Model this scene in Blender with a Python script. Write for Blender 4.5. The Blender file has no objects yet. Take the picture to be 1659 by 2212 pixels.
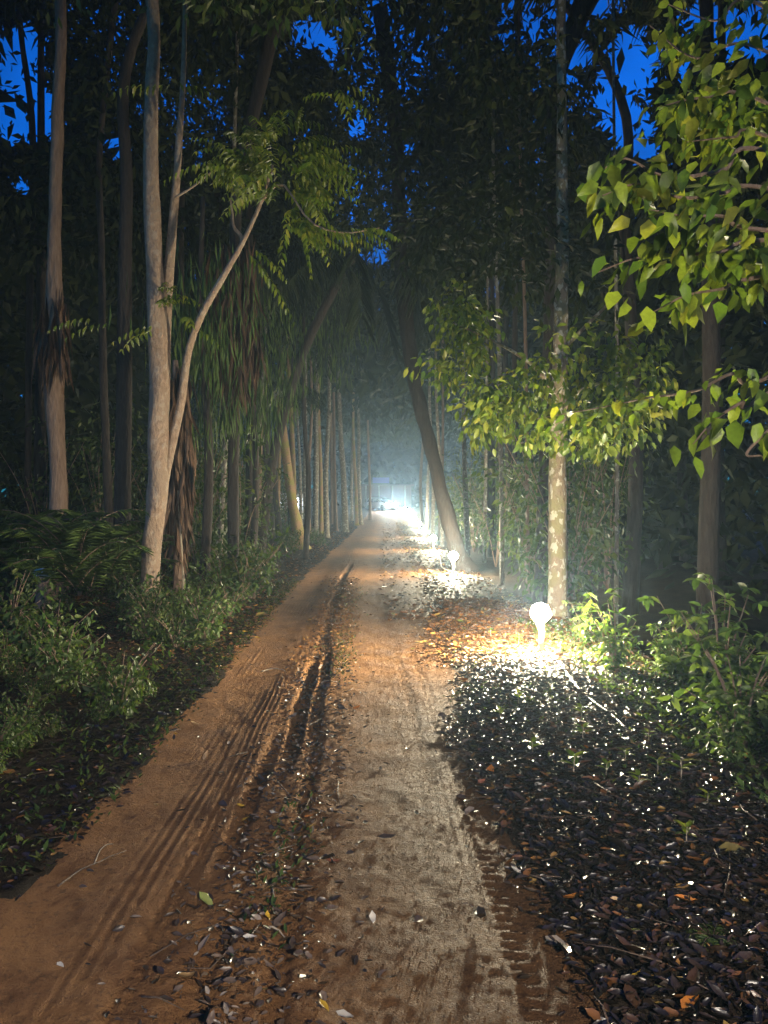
import bpy, bmesh, math, random
import numpy as np
from mathutils import Vector, Matrix

rng = np.random.default_rng(11)
random.seed(11)
sc = bpy.context.scene
COL = sc.collection
R = math.radians

# ------------------------------------------------------------------ camera
cam_d = bpy.data.cameras.new("camera")
cam_d.sensor_fit = 'VERTICAL'
cam_d.sensor_height = 34.6
cam_d.lens = 26.0
cam_d.clip_start = 0.05
cam_d.clip_end = 600
cam = bpy.data.objects.new("camera", cam_d)
COL.objects.link(cam)
cam.location = (0, 0, 1.6)
cam.rotation_euler = (R(90 - 0.3), 0, 0)
sc.camera = cam

# ------------------------------------------------------------------ dusk sky
world = bpy.data.worlds.new("World")
sc.world = world
world.use_nodes = True
wn, wl = world.node_tree.nodes, world.node_tree.links
wn.clear()
sky = wn.new("ShaderNodeTexSky")
sky.sky_type = 'NISHITA'
sky.sun_disc = False
sky.sun_elevation = R(4.0)
sky.sun_rotation = R(200)
sky.ozone_density = 6.0
sky.dust_density = 0.4
tint = wn.new("ShaderNodeMix"); tint.data_type = 'RGBA'; tint.blend_type = 'MULTIPLY'
tint.inputs[0].default_value = 1.0
tint.inputs[7].default_value = (0.075, 0.63, 1.0, 1)
bg = wn.new("ShaderNodeBackground")
bg.inputs[1].default_value = 0.125
wo = wn.new("ShaderNodeOutputWorld")
wtc = wn.new("ShaderNodeTexCoord"); wnz = wn.new("ShaderNodeTexNoise")
wnz.inputs["Scale"].default_value = 7.0; wnz.inputs["Detail"].default_value = 5.0
wmr = wn.new("ShaderNodeMapRange"); wmr.inputs[1].default_value = .3; wmr.inputs[2].default_value = .7; wmr.inputs[3].default_value = .55; wmr.inputs[4].default_value = 1.15
cloud = wn.new("ShaderNodeVectorMath"); cloud.operation = 'SCALE'
wl.new(wtc.outputs["Generated"], wnz.inputs["Vector"]); wl.new(wnz.outputs[0], wmr.inputs[0])
wl.new(sky.outputs[0], tint.inputs[6]); wl.new(tint.outputs[2], cloud.inputs[0]); wl.new(wmr.outputs[0], cloud.inputs["Scale"])
wl.new(cloud.outputs[0], bg.inputs[0]); wl.new(bg.outputs[0], wo.inputs[0])

sc.render.engine = 'CYCLES'
sc.view_settings.view_transform = 'Standard'
sc.view_settings.look = 'None'
sc.view_settings.exposure = 1.9
sc.view_settings.gamma = 1.0
sc.view_settings.use_curve_mapping = False
cy = sc.cycles
cy.use_denoising = True
cy.max_bounces = 5; cy.diffuse_bounces = 2; cy.glossy_bounces = 2
cy.transmission_bounces = 3; cy.volume_bounces = 1; cy.transparent_max_bounces = 4
cy.sample_clamp_indirect = 4.0
cy.use_light_tree = True
cy.caustics_reflective = False; cy.caustics_refractive = False

LAMP_POWER = 1500.0          # radiance of a path lamp's lens
LAMP_COLOR = (1.0, 0.86, 0.59)
FILL_POWER = 1150.0          # lamp added out of frame behind the photographer
HAZE = 0.0016

# ------------------------------------------------------------------ helpers
S = 768.0 / 1659.0           # photo measurements were read on a 1659 px wide copy
F = 768.0
def P(px, py, d):
    """photo point (1659 px wide copy) at distance d -> world"""
    return Vector(((px * S - 384) / F * d, d, 1.6 + (508 - py * S) / F * d))

def proj(p):
    p = np.asarray(p)
    d = np.maximum(p[:, 1], 0.3)
    return (p[:, 0] * F / d + 384) / S, (508 - (p[:, 2] - 1.6) * F / d) / S

def fbm(x, y, seed=0, octaves=4, f=1.0):
    """cheap smooth value noise, vectorised"""
    x = np.asarray(x, float); y = np.asarray(y, float)
    out = np.zeros(np.broadcast(x, y).shape); amp = 1.0
    for o in range(octaves):
        xs, ys = x * f + seed * 17.3 + o * 31.7, y * f + seed * 9.1 + o * 11.9
        xi, yi = np.floor(xs), np.floor(ys)
        xf, yf = xs - xi, ys - yi
        xf = xf * xf * (3 - 2 * xf); yf = yf * yf * (3 - 2 * yf)
        def h(a, b):
            v = np.sin(a * 127.1 + b * 311.7 + seed * 74.7) * 43758.5453
            return v - np.floor(v)
        out += amp * ((h(xi, yi) * (1 - xf) + h(xi + 1, yi) * xf) * (1 - yf) + (h(xi, yi + 1) * (1 - xf) + h(xi + 1, yi + 1) * xf) * yf - 0.5)
        amp *= 0.5; f *= 2.03
    return out

def mesh_np(name, verts, faces, smooth=True, rnd=None):
    """verts (N,3); faces: (M,k) array or list of lists"""
    me = bpy.data.meshes.new(name)
    if isinstance(faces, np.ndarray):
        m, k = faces.shape
        me.vertices.add(len(verts)); me.vertices.foreach_set("co", np.asarray(verts, np.float32).ravel())
        me.loops.add(m * k); me.loops.foreach_set("vertex_index", faces.astype(np.int32).ravel())
        me.polygons.add(m); me.polygons.foreach_set("loop_start", np.arange(0, m * k, k, dtype=np.int32))
        me.update(calc_edges=True)
    else:
        me.from_pydata([tuple(v) for v in verts], [], faces)
    if smooth:
        me.polygons.foreach_set("use_smooth", np.ones(len(me.polygons), bool))
    if rnd is not None:
        a = me.attributes.new("rnd", 'FLOAT', 'POINT')
        a.data.foreach_set("value", np.asarray(rnd, np.float32))
    me.update()
    return me

def link(name, me, mat=None, parent=None, loc=None, label=None, cat=None, group=None, kind=None):
    o = bpy.data.objects.new(name, me)
    COL.objects.link(o)
    if mat is not None and me is not None and len(me.materials) == 0:
        me.materials.append(mat)
    if parent is not None: o.parent = parent
    if loc is not None: o.location = loc
    tag(o, label, cat, group, kind)
    return o

def tag(o, label=None, cat=None, group=None, kind=None):
    if label: o["label"] = label
    if cat: o["category"] = cat
    if group: o["group"] = group
    if kind: o["kind"] = kind
    return o

def empty(name, loc, label, cat, group=None):
    o = bpy.data.objects.new(name, None)
    o.empty_display_size = 0.2
    COL.objects.link(o); o.location = loc
    return tag(o, label, cat, group)

KIDS = {}
def dup(root, loc, rz=0.0, scale=1.0, label=None, group=None):
    """copy of a thing, its parts and their parts"""
    r = root.copy(); COL.objects.link(r)
    r.location = loc; r.rotation_euler = (0, 0, rz); r.scale = (scale,) * 3
    if label: r["label"] = label
    if group: r["group"] = group
    def rec(src, dst):
        for ch in list(src.children):
            c = ch.copy(); COL.objects.link(c); c.parent = dst
            rec(ch, c)
    rec(root, r)
    return r

def catmull(pts, n):
    p = np.asarray(pts, float)
    p = np.vstack([2 * p[0] - p[1], p, 2 * p[-1] - p[-2]])
    seg = len(p) - 3
    out = []
    for t in np.linspace(0, seg - 1e-6, n):
        i = int(t); u = t - i
        a, b, c, d = p[i], p[i + 1], p[i + 2], p[i + 3]
        out.append(0.5 * ((2 * b) + (-a + c) * u + (2 * a - 5 * b + 4 * c - d) * u * u + (-a + 3 * b - 3 * c + d) * u ** 3))
    return np.array(out)

def tube_arrays(pts, rad, segs=12, rough=0.0, seed=0):
    pts = np.asarray(pts, float); rad = np.asarray(rad, float)
    n = len(pts)
    tan = np.gradient(pts, axis=0); tan /= np.linalg.norm(tan, axis=1)[:, None] + 1e-9
    ref = np.array([1.0, 0, 0]) if abs(tan[0][0]) < 0.8 else np.array([0, 1.0, 0])
    V = np.zeros((n, segs, 3))
    u = np.cross(tan[0], ref); u /= np.linalg.norm(u)
    ang = np.arange(segs) * 2 * math.pi / segs
    for i in range(n):
        u = u - tan[i] * np.dot(u, tan[i]); u /= np.linalg.norm(u)
        w = np.cross(tan[i], u)
        r = rad[i]
        if rough:
            r = r * (1 + rough * 2 * fbm(np.cos(ang) * 1.3 + seed, np.full(segs, i * 0.33) + np.sin(ang) * 1.3, seed + 3, 3))
            r = r[:, None]
        V[i] = pts[i] + (np.cos(ang)[:, None] * u + np.sin(ang)[:, None] * w) * r
    idx = np.arange(n * segs).reshape(n, segs)
    a = idx[:-1]; b = idx[1:]
    Fc = np.stack([a, np.roll(a, -1, 1), np.roll(b, -1, 1), b], -1).reshape(-1, 4)
    V = V.reshape(-1, 3)
    # close the top with a fan of degenerate-free quads to a centre point
    c0 = len(V)
    V = np.vstack([V, pts[-1][None] + tan[-1][None] * rad[-1] * 0.4, pts[0][None]])
    top = idx[-1]; bot = idx[0]
    caps = [[top[j], top[(j + 1) % segs], top[(j + 2) % segs] if False else c0, c0] for j in range(0)]
    return V, Fc, (top, c0, bot, c0 + 1)

class MB:
    """collects pieces into ONE mesh"""
    def __init__(s): s.v = []; s.f = []; s.n = 0
    def add(s, V, Fs):
        s.v.append(np.asarray(V, float)); s.f += [[int(i) + s.n for i in f] for f in Fs]; s.n += len(V)
        return s
    def tube(s, pts, rad, segs=10, rough=0.0, seed=0):
        V, Fc, (top, ct, bot, cb) = tube_arrays(pts, rad, segs, rough, seed)
        f = [list(q) for q in Fc]
        f += [[top[j], top[(j + 1) % segs], ct] for j in range(segs)]
        f += [[bot[(j + 1) % segs], bot[j], cb] for j in range(segs)]
        return s.add(V, f)
    def box(s, c, size, rz=0.0, M=None):
        hx, hy, hz = [q / 2 for q in size]
        V = [Vector((x, y, z)) for x in (-hx, hx) for y in (-hy, hy) for z in (-hz, hz)]
        rot = M if M is not None else Matrix.Rotation(rz, 3, 'Z')
        V = [rot @ v + Vector(c) for v in V]
        return s.add([tuple(v) for v in V], [[0, 1, 3, 2], [4, 6, 7, 5], [0, 4, 5, 1], [2, 3, 7, 6], [0, 2, 6, 4], [1, 5, 7, 3]])
    def mesh(s, name, origin=(0, 0, 0), smooth=True):
        return mesh_np(name, np.vstack(s.v) - np.array(origin), s.f, smooth)
    def build(s, name, mat, parent=None, origin=None, smooth=True, bevel=0.0, **kw):
        if origin is None: origin = tuple(parent.location) if parent is not None else (0, 0, 0)
        me = s.mesh(name, origin, smooth)
        if bevel:
            bm = bmesh.new(); bm.from_mesh(me)
            bmesh.ops.bevel(bm, geom=bm.edges[:], offset=bevel, segments=2, affect='EDGES')
            bm.to_mesh(me); bm.free()
        return link(name, me, mat, parent, **kw)

# leaf templates: (t along, s across, h along the normal)
LEAF8 = (np.array([[0, 0, 0], [.34, 0, -.03], [.70, 0, -.03], [1, 0, -.14], [.28, .92, .05], [.66, .72, .02], [.28, -.92, .05], [.66, -.72, .02]]),
         np.array([[0, 1, 4], [1, 2, 5], [1, 5, 4], [2, 3, 5], [0, 6, 1], [1, 7, 2], [1, 6, 7], [2, 7, 3]]))
LEAF4 = (np.array([[0, 0, 0], [.45, .9, .05], [1, 0, -.08], [.45, -.9, .05]]), np.array([[0, 2, 1], [0, 3, 2]]))
CURL8 = (np.array([[0, 0, .05], [.34, 0, -.02], [.70, 0, -.02], [1, 0, .10], [.28, .85, .14], [.66, .68, .12], [.28, -.85, .10], [.66, -.70, .15]]), LEAF8[1])

def unit(a): return a / (np.linalg.norm(a, axis=-1, keepdims=True) + 1e-9)

def leaves(name, pos, axis, nrm, length, width, tmpl=LEAF4, rnd=None):
    pos = np.asarray(pos, float); N = len(pos)
    axis = unit(np.asarray(axis, float)); nrm = np.asarray(nrm, float)
    side = unit(np.cross(nrm, axis)); nr = np.cross(axis, side)
    T, Fc = tmpl
    L = np.broadcast_to(np.asarray(length, float), (N,)); W = np.broadcast_to(np.asarray(width, float), (N,)) / 2
    V = (pos[:, None] + axis[:, None] * (T[None, :, 0:1] * L[:, None, None]) + side[:, None] * (T[None, :, 1:2] * W[:, None, None])
         + nr[:, None] * (T[None, :, 2:3] * L[:, None, None]))
    k = len(T)
    Fs = (Fc[None] + (np.arange(N) * k)[:, None, None]).reshape(-1, Fc.shape[1])
    if rnd is None: rnd = rng.random(N)
    return mesh_np(name, V.reshape(-1, 3), Fs, True, np.repeat(rnd, k))

def join_leaf_sets(sets):
    """concatenate (pos, axis, nrm, len, wid) tuples"""
    return [np.concatenate([np.broadcast_to(np.asarray(s[i], float), (len(s[0]),) + np.asarray(s[i]).shape[1:] if np.asarray(s[i]).ndim > 0 and len(np.asarray(s[i]).shape) > 1 else (len(s[0]),)) for s in sets]) for i in range(5)]

def rand_dirs(n):
    return unit(rng.normal(size=(n, 3)))

def clump_leaves(centers, radii, per, L, W, droop=0.5, flat=1.0):
    """leaf positions in clumps"""
    centers = np.asarray(centers, float); K = len(centers)
    radii = np.broadcast_to(np.asarray(radii, float), (K,))
    c = np.repeat(centers, per, 0); r = np.repeat(radii, per)
    off = rand_dirs(len(c)) * (rng.random(len(c)) ** 0.45)[:, None] * r[:, None]
    off[:, 2] *= flat
    pos = c + off
    ax = unit(off) * 0.7 + rand_dirs(len(c)) * 0.6; ax[:, 2] -= droop
    nr = rand_dirs(len(c)) * 0.8; nr[:, 2] += 0.8
    ln = L * (0.65 + 0.6 * rng.random(len(c)))
    return pos, ax, nr, ln, ln * (W / L)

def ellipsoid_clumps(c, rad, n, shell=0.5):
    d = rand_dirs(n); r = (shell + (1 - shell) * rng.random(n)) ** 1.0
    r *= 0.55 + 0.45 * rng.random(n)
    return np.asarray(c)[None] + d * r[:, None] * np.asarray(rad)[None] 

# openings in the canopy through which the photograph shows sky (x, y, rx, ry in the photo)
GAPS = [(50, 130, 60, 70), (40, 245, 70, 62), (112, 255, 20, 45), (255, 318, 24, 26), (55, 398, 26, 18), (1370, 110, 50, 46), (1345, 165, 34, 40), (1395, 175, 20, 50), (1325, 245, 48, 40),
        (1370, 275, 40, 34), (1385, 322, 42, 22), (1245, 105, 22, 40), (1120, 45, 40, 52), (1210, 15, 42, 18), (1290, 12, 60, 16), (1560, 60, 70, 26),
        (1590, 105, 66, 30), (1640, 60, 26, 60), (1525, 25, 60, 24), (1480, 150, 22, 18), (660, 72, 26, 40), (705, 92, 22, 36), (815, 20, 16, 36), (775, 275, 20, 14),
        (820, 552, 22, 18), (1062, 618, 18, 22), (878, 318, 14, 10), (1075, 313, 12, 9)]
def keep(pos, soft=0.955, ln=0.2):
    px, py = proj(pos)
    k = np.ones(len(pos), bool)
    wob = 1 + 0.6 * fbm(px / 45.0, py / 45.0, 5, 2)
    pad = .42 * np.asarray(ln) * F / np.maximum(pos[:, 1], 3) / S
    for gx, gy, rx, ry in GAPS:
        e = ((px - gx) / (rx * wob + pad)) ** 2 + ((py - gy) / (ry * wob + pad)) ** 2
        k &= ~((e < 1) & (rng.random(len(pos)) < soft) & (pos[:, 1] > 5))
    return k
def filt(s):
    k = keep(s[0], ln=s[3])
    return tuple(np.broadcast_to(np.asarray(q), (len(k),) + np.asarray(q).shape[1:])[k] for q in s)

# ------------------------------------------------------------------ materials
def new_mat(name):
    m = bpy.data.materials.new(name); m.use_nodes = True
    n, l = m.node_tree.nodes, m.node_tree.links
    n.clear()
    return m, n, l, n.new("ShaderNodeOutputMaterial")

def ramp(n, stops):
    r = n.new("ShaderNodeValToRGB")
    e = r.color_ramp.elements
    while len(e) < len(stops): e.new(0.5)
    for i, (p, c) in enumerate(stops):
        e[i].position = p; e[i].color = (*c, 1)
    return r

def leaf_mat(name, stops, rough=0.4, trans=0.3, spec=0.5, ttint=(1.18, 1.24, 0.45)):
    m, n, l, out = new_mat(name)
    at = n.new("ShaderNodeAttribute"); at.attribute_name = "rnd"
    oi = n.new("ShaderNodeObjectInfo")
    ad = n.new("ShaderNodeMath"); ad.operation = 'ADD'
    fr = n.new("ShaderNodeMath"); fr.operation = 'FRACT'
    l.new(at.outputs["Fac"], ad.inputs[0]); l.new(oi.outputs["Random"], ad.inputs[1]); l.new(ad.outputs[0], fr.inputs[0])
    rp = ramp(n, stops); l.new(fr.outputs[0], rp.inputs[0])
    tc = n.new("ShaderNodeTexCoord")
    nz = n.new("ShaderNodeTexNoise"); nz.inputs["Scale"].default_value = 60; nz.inputs["Detail"].default_value = 3
    l.new(tc.outputs["Object"], nz.inputs["Vector"])
    hs = n.new("ShaderNodeHueSaturation")
    mr = n.new("ShaderNodeMapRange"); mr.inputs[3].default_value = 0.6; mr.inputs[4].default_value = 1.4
    l.new(nz.outputs[0], mr.inputs[0]); l.new(mr.outputs[0], hs.inputs["Value"]); l.new(rp.outputs[0], hs.inputs["Color"])
    pb = n.new("ShaderNodeBsdfPrincipled")
    pb.inputs["Roughness"].default_value = rough
    pb.inputs["Specular IOR Level"].default_value = spec
    l.new(hs.outputs[0], pb.inputs["Base Color"])
    bp = n.new("ShaderNodeBump"); bp.inputs["Strength"].default_value = 0.25; bp.inputs["Distance"].default_value = 0.01
    l.new(nz.outputs[0], bp.inputs["Height"]); l.new(bp.outputs[0], pb.inputs["Normal"])
    if trans > 0:
        tr = n.new("ShaderNodeBsdfTranslucent")
        mc = n.new("ShaderNodeMix"); mc.data_type = 'RGBA'; mc.blend_type = 'MULTIPLY'; mc.inputs[0].default_value = 1
        mc.inputs[7].default_value = (*ttint, 1)
        l.new(hs.outputs[0], mc.inputs[6]); l.new(mc.outputs[2], tr.inputs["Color"])
        mx = n.new("ShaderNodeMixShader"); mx.inputs[0].default_value = trans
        l.new(pb.outputs[0], mx.inputs[1]); l.new(tr.outputs[0], mx.inputs[2]); l.new(mx.outputs[0], out.inputs[0])
    else:
        l.new(pb.outputs[0], out.inputs[0])
    return m

def bark_mat(name, c1, c2, c3=None, scale=6.0, stretch=0.25, rough=0.85, bump=0.5, lichen=0.0, moss=None):
    m, n, l, out = new_mat(name)
    tc = n.new("ShaderNodeTexCoord"); mp = n.new("ShaderNodeMapping")
    mp.inputs["Scale"].default_value = (1, 1, stretch)
    l.new(tc.outputs["Object"], mp.inputs[0])
    nz = n.new("ShaderNodeTexNoise"); nz.inputs["Scale"].default_value = scale * 4; nz.inputs["Detail"].default_value = 6; nz.inputs["Roughness"].default_value = 0.65
    l.new(mp.outputs[0], nz.inputs["Vector"])
    big = n.new("ShaderNodeTexNoise"); big.inputs["Scale"].default_value = scale * 0.6; big.inputs["Detail"].default_value = 3
    l.new(tc.outputs["Object"], big.inputs["Vector"])
    rp = ramp(n, [(0.3, c1), (0.7, c2)]); l.new(nz.outputs[0], rp.inputs[0])
    color = rp.outputs[0]
    if c3:
        mx = n.new("ShaderNodeMix"); mx.data_type = 'RGBA'
        r2 = ramp(n, [(0.45, (0, 0, 0)), (0.6, (1, 1, 1))]); l.new(big.outputs[0], r2.inputs[0])
        l.new(r2.outputs[0], mx.inputs[0]); l.new(color, mx.inputs[6]); mx.inputs[7].default_value = (*c3, 1)
        color = mx.outputs[2]
    if lichen > 0:
        vo = n.new("ShaderNodeTexNoise"); vo.inputs["Scale"].default_value = 13; vo.inputs["Detail"].default_value = 2.5
        mp2 = n.new("ShaderNodeMapping"); mp2.inputs["Scale"].default_value = (1, 1, .7)
        l.new(tc.outputs["Object"], mp2.inputs[0]); l.new(mp2.outputs[0], vo.inputs["Vector"])
        r3 = ramp(n, [(0.56, (0, 0, 0)), (0.60, (1, 1, 1))]); l.new(vo.outputs[0], r3.inputs[0])
        ml = n.new("ShaderNodeMath"); ml.operation = 'MULTIPLY'; ml.inputs[1].default_value = lichen
        l.new(r3.outputs[0], ml.inputs[0])
        mx = n.new("ShaderNodeMix"); mx.data_type = 'RGBA'
        l.new(ml.outputs[0], mx.inputs[0]); l.new(color, mx.inputs[6]); mx.inputs[7].default_value = (.50, .49, .42, 1)
        color = mx.outputs[2]
    pb = n.new("ShaderNodeBsdfPrincipled"); pb.inputs["Roughness"].default_value = rough
    pb.inputs["Specular IOR Level"].default_value = 0.25
    l.new(color, pb.inputs["Base Color"])
    bp = n.new("ShaderNodeBump"); bp.inputs["Strength"].default_value = min(1, bump * 1.6); bp.inputs["Distance"].default_value = 0.05
    l.new(nz.outputs[0], bp.inputs["Height"]); l.new(bp.outputs[0], pb.inputs["Normal"]); l.new(pb.outputs[0], out.inputs[0])
    return m

def plain_mat(name, c, rough=0.5, metal=0.0, emit=0.0, ecol=None, var=0.12, bump=0.1):
    m, n, l, out = new_mat(name)
    pb = n.new("ShaderNodeBsdfPrincipled")
    pb.inputs["Roughness"].default_value = rough; pb.inputs["Metallic"].default_value = metal
    tc = n.new("ShaderNodeTexCoord"); nz = n.new("ShaderNodeTexNoise"); nz.inputs["Scale"].default_value = 14; nz.inputs["Detail"].default_value = 4
    l.new(tc.outputs["Object"], nz.inputs["Vector"])
    rp = ramp(n, [(0.3, tuple(q * (1 - var) for q in c)), (0.7, tuple(min(1, q * (1 + var)) for q in c))])
    l.new(nz.outputs[0], rp.inputs[0]); l.new(rp.outputs[0], pb.inputs["Base Color"])
    if bump:
        bp = n.new("ShaderNodeBump"); bp.inputs["Strength"].default_value = bump; bp.inputs["Distance"].default_value = 0.005
        l.new(nz.outputs[0], bp.inputs["Height"]); l.new(bp.outputs[0], pb.inputs["Normal"])
    if emit:
        pb.inputs["Emission Color"].default_value = (*(ecol or c), 1); pb.inputs["Emission Strength"].default_value = emit
    l.new(pb.outputs[0], out.inputs[0])
    return m

def soil_mat(name, c1, c2, c3, wet=True):
    m, n, l, out = new_mat(name)
    tc = n.new("ShaderNodeTexCoord")
    def noise(sc_, det, rg=0.6, mapscale=None):
        z = n.new("ShaderNodeTexNoise"); z.inputs["Scale"].default_value = sc_; z.inputs["Detail"].default_value = det; z.inputs["Roughness"].default_value = rg
        if mapscale:
            mp = n.new("ShaderNodeMapping"); mp.inputs["Scale"].default_value = mapscale
            l.new(tc.outputs["Object"], mp.inputs[0]); l.new(mp.outputs[0], z.inputs["Vector"])
        else:
            l.new(tc.outputs["Object"], z.inputs["Vector"])
        return z
    n1 = noise(3.0, 5); n2 = noise(38.0, 5, 0.7); n3 = noise(1.1, 3); n4 = noise(150.0, 3, 0.75)
    r1 = ramp(n, [(0.35, c1), (0.62, c2)]); l.new(n1.outputs[0], r1.inputs[0])
    r2 = ramp(n, [(0.52, (0, 0, 0)), (0.66, (1, 1, 1))]); l.new(n2.outputs[0], r2.inputs[0])
    mx = n.new("ShaderNodeMix"); mx.data_type = 'RGBA'; mx.inputs[7].default_value = (*c3, 1)
    mm = n.new("ShaderNodeMath"); mm.operation = 'MULTIPLY'; mm.inputs[1].default_value = 0.6
    l.new(r2.outputs[0], mm.inputs[0]); l.new(mm.outputs[0], mx.inputs[0]); l.new(r1.outputs[0], mx.inputs[6])
    pb = n.new("ShaderNodeBsdfPrincipled"); l.new(mx.outputs[2], pb.inputs["Base Color"])
    pb.inputs["Specular IOR Level"].default_value = 0.05
    if wet:
        # the right-hand wheel track is wet, the left one has dried
        sx = n.new("ShaderNodeSeparateXYZ"); l.new(tc.outputs["Object"], sx.inputs[0])
        aw = n.new("ShaderNodeMath"); aw.operation = 'MULTIPLY_ADD'; aw.inputs[1].default_value = 1.2; l.new(n3.outputs[0], aw.inputs[0]); l.new(sx.outputs[0], aw.inputs[2])
        mr = n.new("ShaderNodeMapRange"); mr.inputs[1].default_value = -0.1; mr.inputs[2].default_value = 0.75
        mr.inputs[3].default_value = 0.8; mr.inputs[4].default_value = 0.64
        l.new(aw.outputs[0], mr.inputs[0]); l.new(mr.outputs[0], pb.inputs["Roughness"])
        mw_ = n.new("ShaderNodeMapRange"); mw_.inputs[1].default_value = 0.1; mw_.inputs[2].default_value = 0.8
        mw_.inputs[3].default_value = 1.0; mw_.inputs[4].default_value = 0.50      # wet soil is darker
        hs_ = n.new("ShaderNodeHueSaturation"); l.new(aw.outputs[0], mw_.inputs[0]); l.new(mw_.outputs[0], hs_.inputs["Value"])
        l.new(mx.outputs[2], hs_.inputs["Color"]); l.new(hs_.outputs[0], pb.inputs["Base Color"])
    else:
        pb.inputs["Roughness"].default_value = 0.7
    ad = n.new("ShaderNodeMath"); ad.operation = 'MULTIPLY_ADD'; ad.inputs[1].default_value = 0.6
    l.new(n4.outputs[0], ad.inputs[0]); l.new(n2.outputs[0], ad.inputs[2])
    bp = n.new("ShaderNodeBump"); bp.inputs["Strength"].default_value = 1.0; bp.inputs["Distance"].default_value = 0.030
    l.new(ad.outputs[0], bp.inputs["Height"]); l.new(bp.outputs[0], pb.inputs["Normal"]); l.new(pb.outputs[0], out.inputs[0])
    return m

GREEN = [(0.0, (.020, .038, .010)), (0.35, (.032, .058, .015)), (0.7, (.050, .078, .018)), (1.0, (.085, .10, .024))]
LIME = [(0.0, (.042, .080, .012)), (0.4, (.085, .125, .016)), (0.8, (.13, .165, .022)), (1.0, (.19, .19, .028))]
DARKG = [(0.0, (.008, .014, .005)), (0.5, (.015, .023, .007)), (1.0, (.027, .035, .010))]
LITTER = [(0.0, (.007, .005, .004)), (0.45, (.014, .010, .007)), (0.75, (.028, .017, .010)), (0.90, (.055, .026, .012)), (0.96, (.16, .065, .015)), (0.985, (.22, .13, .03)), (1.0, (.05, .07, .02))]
M = {}
M['leaf'] = leaf_mat("broad_leaf", GREEN, .5, .35, .3)
M['leaf_lime'] = leaf_mat("lime_leaf", LIME, .40, .52, .4)
M['leaf_verge'] = leaf_mat("verge_leaf", [(0, (.035, .065, .018)), (.5, (.06, .10, .026)), (1, (.11, .145, .04))], .48, .4, .35)
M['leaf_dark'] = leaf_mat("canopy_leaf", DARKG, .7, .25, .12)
M['needle'] = leaf_mat("feathery_leaf", [(0, (.05, .09, .02)), (1, (.10, .15, .04))], .55, .2, .25)
M['palm'] = leaf_mat("palm_leaf", [(0, (.010, .018, .007)), (1, (.022, .034, .012))], .55, .2, .3)
M['dead'] = leaf_mat("dead_frond", [(0, (.06, .035, .024)), (0.6, (.11, .065, .042)), (1, (.16, .10, .065))], .8, .1, .15, (1, .9, .8))
M['litter'] = leaf_mat("leaf_litter", LITTER, .33, .0, .55)  # near litter, with the dark of backlit leaves put into the colour
M['litter_dry_lamplit'] = leaf_mat("lamplit_dry_litter", [(0.0, (.03, .017, .010)), (0.4, (.075, .036, .016)), (0.7, (.13, .055, .02)), (0.88, (.22, .085, .02)), (0.96, (.30, .17, .04)), (1.0, (.08, .12, .03))], .42, .0, .4)  # lighter and rustier, with direct lamplight put into the colour
M['litter_mid'] = leaf_mat("crushed_leaf_litter", [(0.0, (.02, .014, .010)), (0.6, (.06, .04, .026)), (0.88, (.14, .10, .07)), (1.0, (.28, .23, .17))], .38, .0, .5)
M['weed'] = leaf_mat("weed_leaf", LIME, .35, .4)
for nm, c in (("orange", (.42, .15, .025)), ("yellow", (.52, .32, .03)), ("tan", (.36, .24, .12)), ("pale", (.50, .46, .38)), ("brown", (.13, .06, .03)), ("russet", (.24, .09, .05)), ("greenish", (.24, .27, .07)), ("dark", (.045, .032, .025))):
    M['fall_' + nm] = leaf_mat("fallen_leaf_" + nm, [(0, tuple(q * .8 for q in c)), (1, tuple(min(q * 1.15, 1) for q in c))], .4, .12, .5, (1.1, .9, .5))
M['bark_pale'] = bark_mat("pale_smooth_bark", (.15, .10, .07), (.33, .235, .165), (.24, .175, .125), 5, .5, .8, .7, lichen=.14)
M['bark_brown'] = bark_mat("brown_bark", (.13, .085, .06), (.24, .165, .12), None, 6, .2, .9, .7)
M['bark_dark'] = bark_mat("dark_bark", (.020, .016, .014), (.045, .036, .031), None, 6, .2, .9, .8)
M['bark_black'] = bark_mat("blackish_bark", (.010, .008, .007), (.026, .021, .018), None, 6, .2, .9, .9)
M['bark_lichen'] = bark_mat("lichen_bark", (.13, .10, .07), (.22, .17, .12), (.17, .15, .08), 6, .6, .85, .6, lichen=.5)
M['bark_moss'] = bark_mat("mossy_palm_bark", (.20, .13, .075), (.32, .21, .12), (.22, .20, .06), 5, 1.6, .9, .6)
M['bark_grey'] = bark_mat("grey_slim_bark", (.09, .08, .07), (.20, .175, .15), (.13, .12, .09), 8, .4, .85, .4, lichen=.4)
M['twig'] = bark_mat("dry_twig", (.30, .24, .17), (.45, .38, .28), None, 20, .4, .8, .4)
M['twig_dark'] = bark_mat("damp_twig", (.06, .04, .028), (.16, .11, .075), None, 20, .4, .6, .4)
M['track'] = soil_mat("track_soil", (.20, .100, .044), (.27, .137, .055), (.085, .048, .028))
M['humus'] = soil_mat("forest_soil", (.022, .017, .012), (.04, .029, .019), (.012, .009, .007), wet=False)
M['pvc'] = plain_mat("white_pvc", (.72, .70, .66), .45)
M['pipe'] = plain_mat("dirty_conduit", (.20, .17, .14), .55, var=.3)
M['cable'] = plain_mat("grey_cable", (.35, .33, .30), .5)
M['housing'] = plain_mat("lamp_housing", (.55, .55, .55), .4)
M['lens'] = plain_mat("lamp_lens", (1, 1, 1), .3, emit=LAMP_POWER, ecol=LAMP_COLOR, bump=0)
M['fill_lens'] = plain_mat("fill_lamp_lens", (1, 1, 1), .3, emit=FILL_POWER, ecol=(1.0, .88, .72), bump=0)
M['tube'] = plain_mat("fluorescent_tube", (1, 1, 1), .3, emit=6.0, ecol=(.75, 1, .98), bump=0)
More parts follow.
